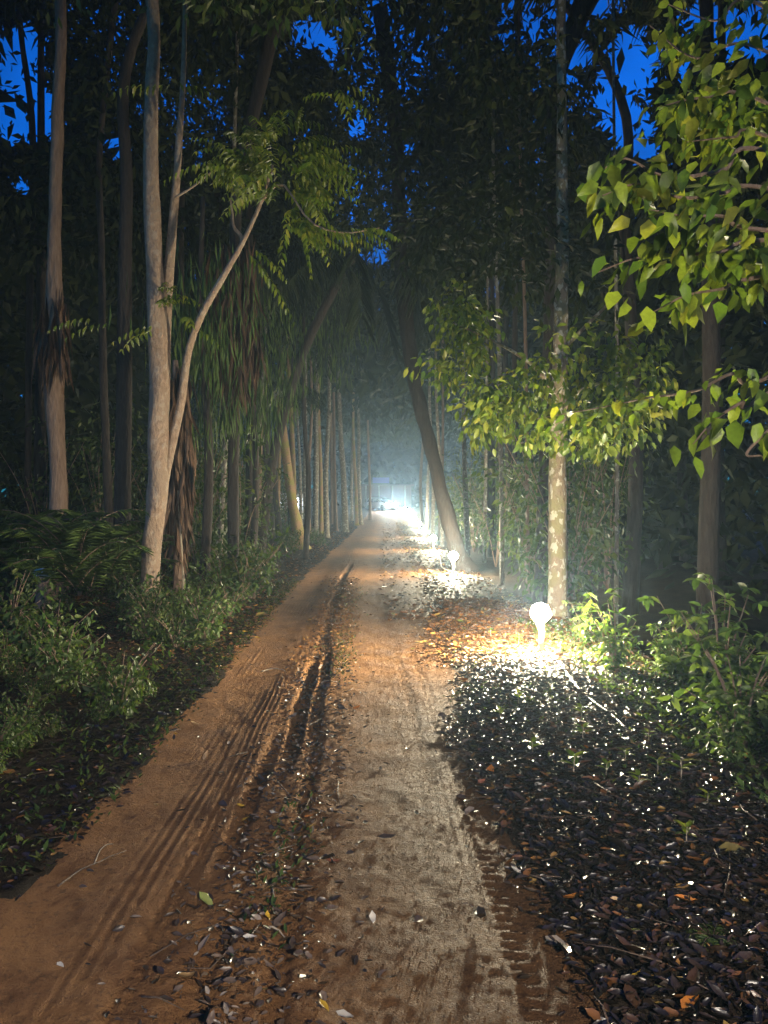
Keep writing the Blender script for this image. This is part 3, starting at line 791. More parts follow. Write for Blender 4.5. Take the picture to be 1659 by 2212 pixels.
# ------------------------------------------------------------------ the near tree whose branches hang in at the right
root = empty("broadleaf_tree", (3.9, 4.6, gz1(3.9, 4.6)), "broad-leaved tree reaching in from the side with large yellow-green drooping leaves", "tree")
z0 = root.location.z
hub = Vector((3.75, 4.6, 3.2))
MB().tube(catmull([(3.9, 4.6, z0 - .05), (3.95, 4.6, 1.2), (3.8, 4.6, 2.6), (3.7, 4.6, 4.2), (3.6, 4.6, 6.5)], 40), np.linspace(.13, .06, 40), 12, .06).build("trunk", M['bark_brown'], root)
twigs = [
    [(1659, 330, 4.3), (1560, 370, 4.2), (1440, 385, 4.1), (1340, 345, 4.0), (1275, 400, 3.95)],
    [(1659, 410, 4.3), (1560, 420, 4.2), (1470, 430, 4.1), (1380, 400, 4.0), (1300, 425, 3.95)],
    [(1659, 500, 4.1), (1560, 470, 4.0), (1480, 470, 3.9), (1400, 455, 3.9)],
    [(1659, 520, 4.5), (1560, 545, 4.4), (1450, 555, 4.3), (1370, 560, 4.25), (1290, 590, 4.2)],
    [(1640, 600, 4.8), (1560, 625, 4.7), (1480, 640, 4.6), (1400, 680, 4.6)],
    [(1659, 815, 5.2), (1580, 808, 5.2), (1500, 845, 5.4), (1400, 860, 5.8), (1300, 880, 6.2), (1160, 905, 6.6)],
    [(1659, 850, 4.3), (1600, 870, 4.2), (1540, 910, 4.1), (1495, 960, 4.1)],
    [(1659, 930, 4.0), (1645, 990, 4.0)],
    [(1659, 230, 4.6), (1520, 215, 4.6), (1420, 235, 4.6)],
    [(1659, 120, 5.0), (1500, 130, 5.2), (1400, 60, 5.4)],
    [(1659, 30, 5.0), (1540, 50, 5.2), (1440, 15, 5.4)],
    [(1659, 300, 4.8), (1580, 300, 4.8), (1480, 310, 4.8)]]
leaf_obj_meshes = []
for k in range(8):
    T = LEAF8[0].copy(); T[:, 2] += rng.normal(size=8) * (.03 + .008 * k); T[4:, 1] *= .75 + .5 * rng.random(); T[3, 1] += rng.normal() * .15; T[:, 2] -= T[:, 0] ** 2 * (.05 + .12 * rng.random())
    V = np.stack([T[:, 0] * .125, T[:, 1] * .034, T[:, 2] * .125], 1)
    me = mesh_np("leaf", V, LEAF8[1]); me.materials.append(M['leaf_lime'])
    leaf_obj_meshes.append(me)
near_leaf = []
for ti, tw in enumerate(twigs):
    p = np.array([list(P(*q)) for q in tw])
    C_ = catmull(np.vstack([np.array(hub)[None] + (p[0] - np.array(hub)) * .02 + rng.normal(size=3) * .02, p]), 40)
    MB().tube(C_, np.linspace(.016, .003, 40), 6).build("limb", M['bark_brown'], root)
    seg = catmull(p, 60)
    L = np.linalg.norm(np.diff(seg, axis=0), axis=1).sum()
    n = int(L * {5: 34, 9: 40, 10: 40}.get(ti, 48))
    for k in range(n):
        j = rng.integers(2, 60)
        tan = seg[min(j, 59)] - seg[j - 1]; tan /= np.linalg.norm(tan) + 1e-9
        pos = seg[min(j, 59)] + rng.normal(size=3) * np.array([.05, .13, .045])
        ax = tan * .5 + rng.normal(size=3) * .45 + np.array([0, 0, -.85])
        near_leaf.append((pos, ax, rng.normal(size=3) * .7 + np.array([-.2, -.5, .7])))
order = rng.permutation(len(near_leaf))
extra = []
base = np.array(root.location)
for c_i, k in enumerate(order):
    pos, ax, nr = near_leaf[k]
    if c_i >= 290:
        extra.append((pos, ax, nr)); continue
    a = ax / np.linalg.norm(ax); s_v = np.cross(nr, a); s_v /= np.linalg.norm(s_v); n_v = np.cross(a, s_v)
    o = link("leaf", leaf_obj_meshes[c_i % 8], None, root)
    sz = .5 + .85 * rng.random() ** .8
    mw = Matrix((a, s_v, n_v)).transposed().to_4x4()
    o.matrix_basis = Matrix.Translation(Vector(pos - base)) @ mw @ Matrix.Scale(sz, 4)
cl = np.concatenate([blob(1560, 60, 5.8, 150, 90, .7, 26), blob(1470, 240, 5.6, 110, 70, .5, 14), blob(1600, 250, 5.2, 80, 60, .5, 12), blob(1600, 560, 4.8, 90, 30, .4, 10)])
sets = [clump_leaves(cl, .22, 12, .13, .07, .8)]
if extra:
    e = [np.array([q[i] for q in extra]) for i in range(3)]
    sets.append((e[0], e[1], e[2], np.full(len(extra), .13), np.full(len(extra), .07)))
build_leaves("foliage", sets, M['leaf_lime'], root, LEAF8, kind="stuff")
root2 = root

# ------------------------------------------------------------------ canopy trees on both sides
canopy = [(-8, 18, 13, 5), (-10, 24, 13, 5), (-3.5, 20, 13.5, 4.6), (-7, 31, 14, 5.5), (-2.0, 27, 14.5, 5), (3.5, 25, 13.5, 5), (7, 16, 12, 4.6), (9, 23, 13, 5), (5, 33, 14, 5.5), (-1, 38, 14, 5.5), (-13, 14, 11, 4.5), (12, 14, 11, 4.5), (1, 15, 13, 3.6), (-1.5, 13.5, 12.5, 3.2), (6.3, 11.5, 8.5, 3.0), (7.5, 9, 6.5, 2.6), (-5, 22, 9.5, 4.5), (-4.5, 34, 11, 5), (2.5, 30, 10, 4.5), (-6.5, 17.5, 8.5, 3.6)]
for k, (x, y, z, r) in enumerate(canopy):
    z0 = gz1(x, y)
    side = "left" if x < -1 else "right"
    rt = empty("forest_tree", (x, y, z0), ("tall dark tree in the wood left of the track, its crown lost in darkness" if x < -3 else "tall dark tree in the wood right of the track, its crown lost in darkness" if x > 3 else "tall dark tree whose crown hangs over the middle of the track"), "tree", "tall dark trees closing over the track")
    if abs(x + .5) > 2.5 and k < 12:
        px = x
    else:
        px = -4.6 if x < 1 else 4.8
    q = catmull([(px, y, gz1(px, y) - .05), (px + rng.normal() * .1, y, 3), (px * .97 + x * .03, y, 7), (px * .9 + x * .1, y, 10), (x, y, z + 1.5)], 30)
    MB().tube(q, np.linspace(.16, .06, 30), 10, .07, k).build("trunk", M['bark_dark'], rt)
    cl = ellipsoid_clumps((x, y, z), (r, r * .8, r * .62), 190)
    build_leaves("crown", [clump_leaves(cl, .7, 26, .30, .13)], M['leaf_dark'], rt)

# far wood: a mass nobody could count, closing both sides and the end
def wall(n, f, L):
    p = np.array([f() for _ in range(n)])
    ax = rand_dirs(n); ax[:, 2] -= .5
    nr = rand_dirs(n); q = np.clip(np.abs(p[:, 1]) / 26, .3, 1.2)
    return p, ax, nr, L * q * (.6 + .8 * rng.random(n)), L * q * .45 * (.6 + .8 * rng.random(n))
def left_wall():
    y = 12 + 92 * rng.random() ** 1.3; w = 6.5 + .13 * y
    x = -(w + 9 * rng.random() ** 1.6) ; z = gz1(x, y) + 17 * rng.random() ** .8
    return x, y, z
def right_wall():
    y = 9 + 95 * rng.random() ** 1.3; w = 4.8 + .09 * y
    x = (w + 9 * rng.random() ** 1.6); z = gz1(x, y) + 17 * rng.random() ** .8
    return x, y, z
def end_wall():
    x = rng.uniform(-38, 32); y = 112 + 8 * rng.random(); return x, y, .8 + 20 * rng.random()
def over_far():
    y = 40 + 66 * rng.random(); x = rng.uniform(-9, 9); return x, y, 8.5 + rise(y) + 9 * rng.random()
far_root = empty("far_wood_anchor", (0, 0, 0), None, None)
bpy.data.objects.remove(far_root)
def stuff_leaves(name, sets, mat, label, cat):
    sets = [filt(s) for s in sets]
    a = [np.concatenate([s[i] for s in sets]) for i in range(5)]
    return link(name, leaves(name, *a), mat, None, label=label, cat=cat, kind="stuff")
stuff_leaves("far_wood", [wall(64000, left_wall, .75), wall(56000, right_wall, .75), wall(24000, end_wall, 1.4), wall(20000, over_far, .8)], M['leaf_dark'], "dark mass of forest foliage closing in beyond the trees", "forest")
# crowns overhead and behind the photographer, outside the frame
def overhead():
    x = rng.uniform(-14, 14); y = rng.uniform(-13, 9); return x, y, 9 + 6 * rng.random()
def behind():
    x = rng.uniform(-14, 14); y = rng.uniform(-13.5, -11); return x, y, 11 * rng.random()
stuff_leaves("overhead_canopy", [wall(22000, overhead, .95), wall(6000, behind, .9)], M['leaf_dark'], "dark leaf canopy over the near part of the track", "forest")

# ------------------------------------------------------------------ understory shrubs
LEAFY_N = [0]
def make_shrub(name, label, kind_, group, loc):
    rt = empty(name, loc, label, "shrub", group)
    if kind_ == 'leafy':
        mb = MB(); sets = []
        for k in range(18):
            a = rng.random() * 6.28; r = .08 + .36 * rng.random(); h = .15 + .45 * rng.random()
            tip = np.array([math.cos(a) * r, math.sin(a) * r, h])
            mb.tube(catmull([(0, 0, -.03), tip * np.array([.35, .35, .55]), tip], 8), np.linspace(.008, .003, 8), 5)
            sets.append(clump_leaves(np.array([tip, tip * .75, tip * .5]), .11, 8, .075, .034, .3))
        mb.build("stem", M['bark_brown'], rt, origin=(0, 0, 0))
        LEAFY_N[0] += 1
        mat, tm_ = (M['leaf_verge'] if LEAFY_N[0] % 2 else M['leaf']), LEAF8
    elif kind_ == 'upright':
        mb = MB(); sets = []
        for k in range(10):
            a = rng.random() * 6.28; r = .05 + .32 * rng.random(); h = .3 + .55 * rng.random()
            tip = np.array([math.cos(a) * r, math.sin(a) * r, h])
            mb.tube(catmull([(0, 0, -.03), tip * np.array([.35, .35, .55]), tip], 8), np.linspace(.009, .003, 8), 5)
            for t in np.linspace(.2, 1, 9):
                p = tip * t; n = 4
                ang = rng.random() * 6.28 + np.arange(n) * 1.57
                ax = np.stack([np.cos(ang), np.sin(ang), -.25 + rng.normal(size=n) * .45], 1)
                nr = np.tile([0, 0, 1.0], (n, 1)) + rng.normal(size=(n, 3)) * .5
                p = p + rng.normal(size=3) * .04
                ln = .105 * (.6 + .6 * rng.random(n))
                sets.append((np.tile(p, (n, 1)), ax, nr, ln, ln * .45))
        mb.build("stem", M['bark_brown'], rt, origin=(0, 0, 0))
        mat, tm_ = M['leaf_verge'], LEAF8
    elif kind_ == 'feathery':
        sets = []; mb = MB()
        for k in range(42):
            a = rng.random() * 6.28
            s, pts = frond((rng.normal() * .12, rng.normal() * .12, .1 + .5 * rng.random()), (math.cos(a), math.sin(a), 1.1 + .6 * rng.random()), .9 + .5 * rng.random(), 26, .22, .012, .3, .5)
            sets.append(s)
            mb.tube(pts[::4], np.full(len(pts[::4]), .004), 4)
        mb.build("stem", M['bark_brown'], rt, origin=(0, 0, 0))
        mat, tm_ = M['needle'], LEAF4
    elif kind_ == 'fern':
        sets = []; mb = MB()
        for k in range(9):
            a = k * .7 + rng.random() * .3
            s, pts = frond((0, 0, .02), (math.cos(a), math.sin(a), .8 + .3 * rng.random()), .5, 16, .12, .03, .1, .7)
            sets.append(s); mb.tube(pts[::3], np.full(len(pts[::3]), .004), 4)
        mb.build("stem", M['bark_brown'], rt, origin=(0, 0, 0))
        mat, tm_ = M['leaf'], LEAF4
    elif kind_ == 'thicket':
        mb = MB(); cl = []
        for k in range(9):
            a = rng.random() * 6.28; r = .3 + .6 * rng.random(); h = .9 + 1.7 * rng.random()
            tip = np.array([math.cos(a) * r, math.sin(a) * r, h])
            mb.tube(catmull([(0, 0, -.03), tip * np.array([.35, .35, .55]), tip], 10), np.linspace(.016, .004, 10), 5)
            for t in np.linspace(.3, 1, 6): cl.append(tip * t + rng.normal(size=3) * .16)
        sets = [clump_leaves(np.array(cl), .26, 13, .13, .062, .5)]
        mb.build("stem", M['bark_brown'], rt, origin=(0, 0, 0))
        mat, tm_ = M['leaf'], LEAF4
    a = [np.concatenate([s[i] for s in sets]) for i in range(5)]
    link("foliage", leaves("foliage", *a, tmpl=tm_), mat, rt)
    return rt

OFF = (0, -40, -3)
first_used = {}
def put(proto, x, y, s, label=None, group=None):
    loc = (x, y, gz1(x, y) - .01)
    if proto.name not in first_used:
        first_used[proto.name] = 1
        proto.location = loc; proto.scale = (s,) * 3; proto.rotation_euler = (0, 0, rng.random() * 6.28)
        if label: proto["label"] = label
        if group: proto["group"] = group
        return proto
    return dup(proto, loc, rng.random() * 6.28, s, label, group)

G1, G2, G3 = "low leafy plants on the left verge", "bushes on the right verge", "leafy thicket under the trees"
lf = [make_shrub("leafy_plant", "low leafy plant on the dark left verge", 'leafy', G1, OFF) for _ in range(4)]
up = [make_shrub("upright_shrub", "bush with upright stems of pointed leaves on the right verge", 'upright', G2, OFF) for _ in range(3)]
ft = [make_shrub("feathery_bush", "dark feathery bush on the left", 'feathery', "feathery bushes on the left", OFF) for _ in range(2)]
fn = [make_shrub("fern", "small fern on the verge", 'fern', "ferns on the verge", OFF) for _ in range(2)]
th = [make_shrub("thicket_bush", "tall leafy bush in the thicket", 'thicket', G3, OFF) for _ in range(4)]

# named ones first
named = [(lf[0], 120, 1500, 7.4, 1.0, "bright green leafy plant low at the left picture edge, before the dark verge"),
         (lf[1], 25, 1370, 8.4, 1.2, "pale-leaved plant at the left picture edge below the feathery bushes"),
         (lf[2], 330, 1390, 10.2, 1.0, "lit plant at the foot of the forked pale tree"),
         (lf[3], 545, 1290, 13.5, 1.7, "rounded bright bush on the left verge where the track narrows"),
         (lf[0], 440, 1410, 9.2, 1.0, "low plant with yellow leaves hugging the left edge of the track"),
         (lf[1], 260, 1560, 6.0, .9, "small pale-tipped plant overhanging the left wheel track"),
         (ft[0], 170, 1290, 10.4, 1.35, "largest dark feathery bush below the shaggy brown tree"),
         (ft[1], 85, 1270, 11.4, 1.35, "feathery bush under the shaggy brown tree, nearest the picture edge"),
         (ft[0], 235, 1290, 11.6, 1.2, "feathery bush around the foot of the slim grey trunk"),
         (ft[1], 150, 1060, 12.4, 1.0, "tall narrow green sapling climbing beside the shaggy brown tree"),
         (up[0], 1330, 1440, 7.4, .95, "bush with round pale leaves just beyond the white pipe"),
         (up[1], 1500, 1500, 6.6, 1.1, "bush with broad bright green leaves above the dark hollow"),
         (up[2], 1600, 1720, 5.2, 1.15, "large pale-leaved bush at the right picture edge"),
         (up[0], 1560, 1600, 6.1, 1.3, "tall bush at the right edge behind the pale-leaved one"),
         (up[1], 1260, 1400, 8.9, .6, "small plant right behind the nearest path lamp"),
         (fn[0], 430, 1430, 9.0, .6, "spiky small fern at the left edge of the track"),
         (fn[1], 1540, 2080, 2.8, .3, "small fern in the leaf litter near the bottom right corner")]
for pr, px, py, d, s, lab in named:
    b = P(px, py, d)
    put(pr, b.x, b.y, s, lab)
for k in range(52):
    y = 4.2 + 13 * rng.random() ** .8; x = -1.85 + xc(y) - 3.8 * rng.random() ** 1.1 - .05 * y
    put(lf[k % 4] if k % 5 else fn[k % 2], x, y, (.3 + .6 * rng.random()) * (.7 + .03 * y), ("low leafy plant on the left verge below the forked pale tree" if y > 8 else "low leafy plant on the near dark left verge") if k % 5 else "small fern among the low plants of the left verge", G1 if k % 5 else "small ferns on the left verge")
for k in range(18):
    y = 4.1 + 2.6 * rng.random(); x = -2.0 - 1.5 * rng.random()
    put(lf[k % 4], x, y, .22 + .3 * rng.random(), "low leafy plant in the dark near corner of the left verge", "plants in the near left corner")
for k in range(16):
    y = 5.6 + 6 * rng.random(); x = -1.95 + xc(y) - 1.6 * rng.random()
    put(lf[k % 4], x, y, .45 + .5 * rng.random(), "pale-tipped low plant crowding the left edge of the dry wheel track", "plants along the dry wheel track")
for k in range(26):
    y = 13 + 26 * rng.random(); x = -2.1 + xc(y) - 3.5 * rng.random() ** 1.3
    put(lf[k % 4], x, y, .9 + .8 * rng.random(), "one of the leafy plants along the far left verge under the slim trunks", "plants along the far left verge")
for k in range(34):
    y = 4.2 + 3.9 * rng.random(); x = 1.9 + .27 * (y - 4.2) + .95 * rng.random()
    put(up[k % 3], x, y, .38 + .42 * rng.random(), "one of the bushes with pointed leaves crowding the right verge", G2)
for k in range(34):
    y = 12.5 + 40 * rng.random() ** 1.3; x = 2.5 + .02 * y + (1.1 if y < 17 else 2.6) * rng.random()
    put(th[k % 4], x, y, 1.0 + .6 * rng.random(), "leafy bush in the thicket between the lichen trunk and the leaning dark trunk" if y < 20 else "leafy bush in the thicket behind the lamp row, beyond the leaning dark trunk" if y < 33 else "far leafy bush behind the overlapping run of lamps", G3)
for k in range(30):
    y = 14 + 44 * rng.random() ** 1.2; x = -3.4 - .05 * y - 4.5 * rng.random()
    put(th[k % 4], x, y, .9 + .6 * rng.random(), "leafy bush among the trunks left of the track, before the leaning mossy palm" if y < 28 else "far leafy bush among the slim trunks beyond the leaning mossy palm", "bushes between the left trunks")
for (px, py, d) in ((520, 1180, 19), (480, 1170, 20), (430, 1200, 16), (540, 1120, 22)):
    b = P(px, py, d); put(th[0], b.x, b.y, 1.15, "one of the lit leafy saplings between the forked tree and the thick dark trunk", "lit saplings left of the thick dark trunk")

# ------------------------------------------------------------------ leaf litter and ground cover
def litter_set(n, fx, L0, L1, tilt=.45):
    xy = np.array([fx() for _ in range(n)])
    z = gz(xy[:, 0], xy[:, 1], True) + .004 + .02 * rng.random(n) ** 2
    a = rng.random(n) * 6.28
    ax = np.stack([np.cos(a), np.sin(a), rng.normal(size=n) * tilt * .5], 1)
    nr = np.stack([rng.normal(size=n) * tilt, rng.normal(size=n) * tilt, np.ones(n)], 1)
    ln = (L0 + (L1 - L0) * rng.random(n) ** 1.5) * np.where(rng.random(n) < .07, 1.6, 1.0)
    return np.column_stack([xy, z]), ax, nr, ln, ln * (.30 + .32 * rng.random(n))
def right_verge():
    while True:
        y = 1.6 + 11.5 * rng.random() ** 1.15; u = .48 + 2.6 * rng.random() ** 1.1
        e = .58 + .30 * float(smooth(5.2, 7.5, y)) + .35 * float(smooth(9, 13, y)) + .18 * fbm(np.array([u]), np.array([y]), 41, 2, 1.6)[0]
        if u > e + rng.normal() * (.06 + .12 * float(smooth(6, 9, y))): return u + float(xc(y)), y
def left_verge():
    y = 1.8 + 15 * rng.random() ** 1.1; u = -1.48 - 3.0 * rng.random() ** 1.5 - .25 * (1 - float(smooth(2.2, 4, y)))
    return u + float(xc(y)) + rng.normal() * .05, y
def mid_strip():
    y = 1.6 + 16 * rng.random() ** 1.3; u = -.48 + rng.normal() * .17
    return u + float(xc(y)), y
def far_floor():
    y = 11 + 50 * rng.random() ** 1.4; u = (rng.uniform(1.2, 2.8) if rng.random() < .75 else rng.uniform(.3, 1.6)) if rng.random() < .5 else rng.uniform(-4.5, -1.5)
    return u + float(xc(y)), y
def on_track():
    y = 1.8 + 22 * rng.random() ** 1.2; u = rng.uniform(-1.6, .7)
    return u + float(xc(y)), y
ls = [litter_set(46000, right_verge, .022, .075, .42), litter_set(12000, left_verge, .025, .065), litter_set(5200, mid_strip, .02, .055, .6), litter_set(9000, far_floor, .05, .12), litter_set(260, on_track, .02, .055)]
a = [np.concatenate([s[i] for s in ls]) for i in range(5)]
dry = smooth(6.2, 9.0, a[0][:, 1] + .8 * fbm(a[0][:, 0], a[0][:, 1], 61, 2, 1.2)) > rng.random(len(a[0])) * .9  # changes from backlit-dark to lamplit-light leaf colour with distance
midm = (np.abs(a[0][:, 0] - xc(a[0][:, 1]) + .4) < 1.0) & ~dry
for msk, nm, mat, lab in ((~dry & ~midm, "backlit_wet_litter", M['litter'], "wet leaf litter on the near verges, coloured darker as if backlit"), (dry, "lamplit_dry_litter", M['litter_dry_lamplit'], "rusty dry leaf litter, coloured lighter as if lamplit, round the lamps and far verges"), (midm, "crushed_leaf_litter", M['litter_mid'], "crushed grey-brown leaf bits on the middle of the track")):
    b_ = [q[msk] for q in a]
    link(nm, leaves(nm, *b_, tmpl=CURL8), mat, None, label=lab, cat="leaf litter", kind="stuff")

def cover_set(n, fx, L):
    xy = np.array([fx() for _ in range(n)])
    z = gz(xy[:, 0], xy[:, 1], True) + .02 * rng.random(n)
    a = rng.random(n) * 6.28
    ax = np.stack([np.cos(a), np.sin(a), .4 + .8 * rng.random(n)], 1)
    nr = np.stack([-np.cos(a), -np.sin(a), np.ones(n)], 1) + rng.normal(size=(n, 3)) * .3
    ln = L * (.6 + .8 * rng.random(n))
    return np.column_stack([xy, z]), ax, nr, ln, ln * .4
def clusters(cs):
    def f():
        c = cs[rng.integers(len(cs))]
        return c[0] + rng.normal() * c[2], c[1] + rng.normal() * c[3]
    return f
cs = [(-.42, 8.0, .07, .5), (-.5, 9.2, .08, .6), (1.5, 8.4, .35, .3), (1.3, 8.0, .4, .3), (1.2, 18.2, .35, .5), (1.3, 27.6, .4, .6), (1.5, 30, .3, .6), (1.5, 39, .4, .6), (-.5, 13, .1, 2), (-.45, 3.5, .08, .4), (1.0, 6.4, .25, .35), (1.5, 6.0, .3, .5), (1.5, 4.8, .25, .4), (1.6, 49, .4, .7), (1.7, 59, .4, .8)]
ls = [cover_set(2600, clusters(cs), .035), cover_set(7000, left_verge, .05), cover_set(2500, lambda: ((lambda y: (2.0 + .9 * rng.random() + float(xc(y)), y))(3.5 + 7 * rng.random())), .07)]
a = [np.concatenate([s[i] for s in ls]) for i in range(5)]
link("ground_cover", leaves("ground_cover", *a, tmpl=LEAF4), M['leaf'], None, label="small green weeds growing through the leaf litter on the verges", cat="weeds", kind="stuff")

# broken twigs mixed into the litter
mb = MB()
for k in range(420):
    x, y = right_verge() if k % 3 else (left_verge() if k % 2 else mid_strip())
    a = rng.random() * 6.28; L = .05 + .16 * rng.random() ** 2
    p = np.array([[x - L * math.cos(a), y - L * math.sin(a), 0], [x + rng.normal() * .012, y + rng.normal() * .012, 0], [x + L * math.cos(a), y + L * math.sin(a), 0]])
    p[:, 2] = gz(p[:, 0], p[:, 1], True) + .018 + .012 * rng.random(3)
    mb.tube(p, np.array([.0035, .003, .0015]) * (.6 + .7 * rng.random()), 4)
mb.build("twig_litter", M['twig_dark'], None, kind="stuff", label="broken brown twigs mixed into the leaf litter", cat="twigs")

# crumbs of soil and grit on the track: nobody could count them
n = 20000
yy = 1.6 + 13 * rng.random(n) ** 2.4
uu = np.where(rng.random(n) < .62, .15 + rng.normal(size=n) * .30, rng.uniform(-1.7, .7, n))
xx = uu + xc(yy)
ok = track_mask(xx, yy) | (np.abs(uu + .5) < .35)
xx, yy = xx[ok], yy[ok]; n = len(xx)
r_ = (.0014 + .0034 * rng.random(n) ** 4) * (.8 + .06 * yy)
OC = np.array([[1, 0, 0], [-1, 0, 0], [0, 1, 0], [0, -1, 0], [0, 0, .8], [0, 0, -.8]])
OF = np.array([[0, 2, 4], [2, 1, 4], [1, 3, 4], [3, 0, 4], [2, 0, 5], [1, 2, 5], [3, 1, 5], [0, 3, 5]])
a_ = rng.random(n) * 6.28; ca, sa = np.cos(a_)[:, None], np.sin(a_)[:, None]
K = OC[None] * (1 + .45 * rng.normal(size=(n, 6, 1)) * .6)
V = np.stack([K[..., 0] * ca - K[..., 1] * sa, K[..., 0] * sa + K[..., 1] * ca, K[..., 2]], -1) * r_[:, None, None]
V += np.stack([xx, yy, gz(xx, yy, True) + r_ * .3], -1)[:, None]
link("soil_crumbs", mesh_np("soil_crumbs", V.reshape(-1, 3), (OF[None] + (np.arange(n) * 6)[:, None, None]).reshape(-1, 3), False), M['track'], None, label="crumbs of wet soil and grit scattered over the wheel tracks", cat="soil", kind="stuff")

# seedlings on the right verge
sd = empty("seedling", OFF, "small green seedling in the leaf litter on the right verge", "seedling", "seedlings in the right leaf litter")
MB().tube([(0, 0, -.01), (.004, 0, .05), (0, .003, .10)], [.003, .0025, .002], 5).build("stem", M['twig'], sd, origin=(0, 0, 0))
n = 6; ang = np.arange(n) * 1.05 + rng.normal(size=n) * .2
link("foliage", leaves("foliage", np.tile([0, 0, .095], (n, 1)) - np.stack([np.zeros(n), np.zeros(n), (np.arange(n) % 2) * .03], 1), np.stack([np.cos(ang), np.sin(ang), np.full(n, .35)], 1), np.tile([0, 0, 1.0], (n, 1)), np.full(n, .075), np.full(n, .034), LEAF8), M['leaf_lime'], sd)
spots = [(1483, 1845, "lone bright seedling standing in the dark litter near the right edge")] + [(x, y, None) for x, y in ((1350, 1655), (1310, 1500), (1255, 1560), (1080, 1560), (1120, 1530), (1180, 1470), (1260, 1610), (1400, 1610), (1420, 1680), (1310, 1690), (1210, 1420), (1120, 1400), (1060, 1385), (1380, 1720), (1470, 1700), (1150, 1640), (1240, 1690), (1530, 1760), (1000, 1290), (1040, 1330), (960, 1300))]
for px, py, lab in spots:
    d = 1.6 * F / (py * S - 508); b = P(px, py, d)
    put(sd, b.x, b.y, .8 + .6 * rng.random(), lab or "one of the small green seedlings poking through the right leaf litter")

# ------------------------------------------------------------------ path lamps
LX = [(8.25, 1.69), (18.4, 1.66), (28.6, 1.84), (39, 2.03), (49, 2.25), (59, 2.4), (69, 2.5), (79, 2.6), (88, 2.35)]
def make_lamp(loc):
    rt = empty("path_lamp", loc, "", "lamp", "lit path lamps in a row along the right verge")
    MB().tube([(0, 0, -.06), (0, 0, .18), (.004, 0, .37)], [.026, .026, .025], 14).build("post", M['pvc'], rt, origin=(0, 0, 0))
    n = Vector((-.45, -.80, .12)).normalized()
    side = n.cross(Vector((0, 0, 1))).normalized(); upv = side.cross(n)
    rot = Matrix((side, n, upv)).transposed() @ Matrix.Rotation(R(38), 3, 'Y')
    c = Vector((-.012, -.02, .44))
    MB().box(c - n * .088, (.135, .018, .135), M=rot).build("housing", M['housing'], rt, origin=(0, 0, 0), smooth=False, bevel=.004)
    # bracket
    MB().tube([(.004, 0, .35), (.02, .03, .39), tuple(c - n * .095)], [.014, .009, .009], 8).build("bracket", M['housing'], rt, origin=(0, 0, 0))
    # domed lens, oversized so its shape takes in the glow
    bm = bmesh.new()
    bmesh.ops.create_uvsphere(bm, u_segments=14, v_segments=10, radius=.104)
    me = bpy.data.meshes.new("lens"); 
    bmesh.ops.bisect_plane(bm, geom=bm.verts[:] + bm.edges[:] + bm.faces[:], plane_co=(0, -.074, 0), plane_no=(0, 1, 0), clear_inner=True)
    for v in bm.verts:
        v.co = rot @ v.co + c - n * .008
    bm.to_mesh(me); bm.free()
    for p in me.polygons: p.use_smooth = True
    link("lens", me, M['lens'], rt)
    w1 = catmull([tuple(c + Vector((-.05, .0, -.09))), (-.055, .005, .30), (-.03, .0, .25), (-.026, 0, .15), (-.028, 0, .0)], 20)
    MB().tube(w1, np.full(20, .0045), 6).tube(w1 + np.array([.012, -.006, .004]), np.full(20, .004), 6).build("cable", M['cable'], rt, origin=(0, 0, 0))
    return rt
names_ = ["nearest and tallest-looking lit lamp on its white post, at the edge of the leaf litter", "second lit lamp, standing in front of the leaning dark trunk", "third lit lamp, just beyond the leaning dark trunk",
          "fourth lit lamp from the camera, first of the overlapping run of glows", "fifth lit lamp from the camera in the overlapping run of glows", "sixth lit lamp from the camera in the overlapping run of glows",
          "seventh lit lamp from the camera, last of the overlapping run", "eighth lit lamp, where the row levels off near the car", "farthest lit lamp, right beside the glare of the car"]
lamp0 = None
for i, (y, x) in enumerate(LX):
    loc = (x, y, gz1(x, y))
    if lamp0 is None: lamp0 = make_lamp(loc); o = lamp0
    else: o = dup(lamp0, loc, R(20 + rng.normal() * 5))
    o["label"] = names_[i]
lamp0.rotation_euler = (0, 0, R(-28))

# post lamp added out of view behind the photographer to light the near ground
pl = empty("fill_post_lamp", (1.5, -2.2, gz1(1.5, -2.2)), "white post lamp added behind the viewpoint to light the near ground", "lamp")
zb = pl.location.z
MB().tube([(0, 0, -.05), (0, 0, 1.3), (0, 0, 2.6)], [.04, .036, .032], 14).build("post", M['pvc'], pl, origin=(0, 0, 0))
MB().box((0, .03, 2.7), (.30, .05, .24)).build("housing", M['housing'], pl, origin=(0, 0, 0), smooth=False, bevel=.006)
MB().box((0, .062, 2.7), (.24, .008, .18)).build("lens", M['fill_lens'], pl, origin=(0, 0, 0), smooth=False)

MB().box((0, .255, 2.797), (.40, .47, .012)).build("hood", M['housing'], pl, origin=(0, 0, 0), smooth=False)  # hood shaped to keep the added lamp's light off the upper trees

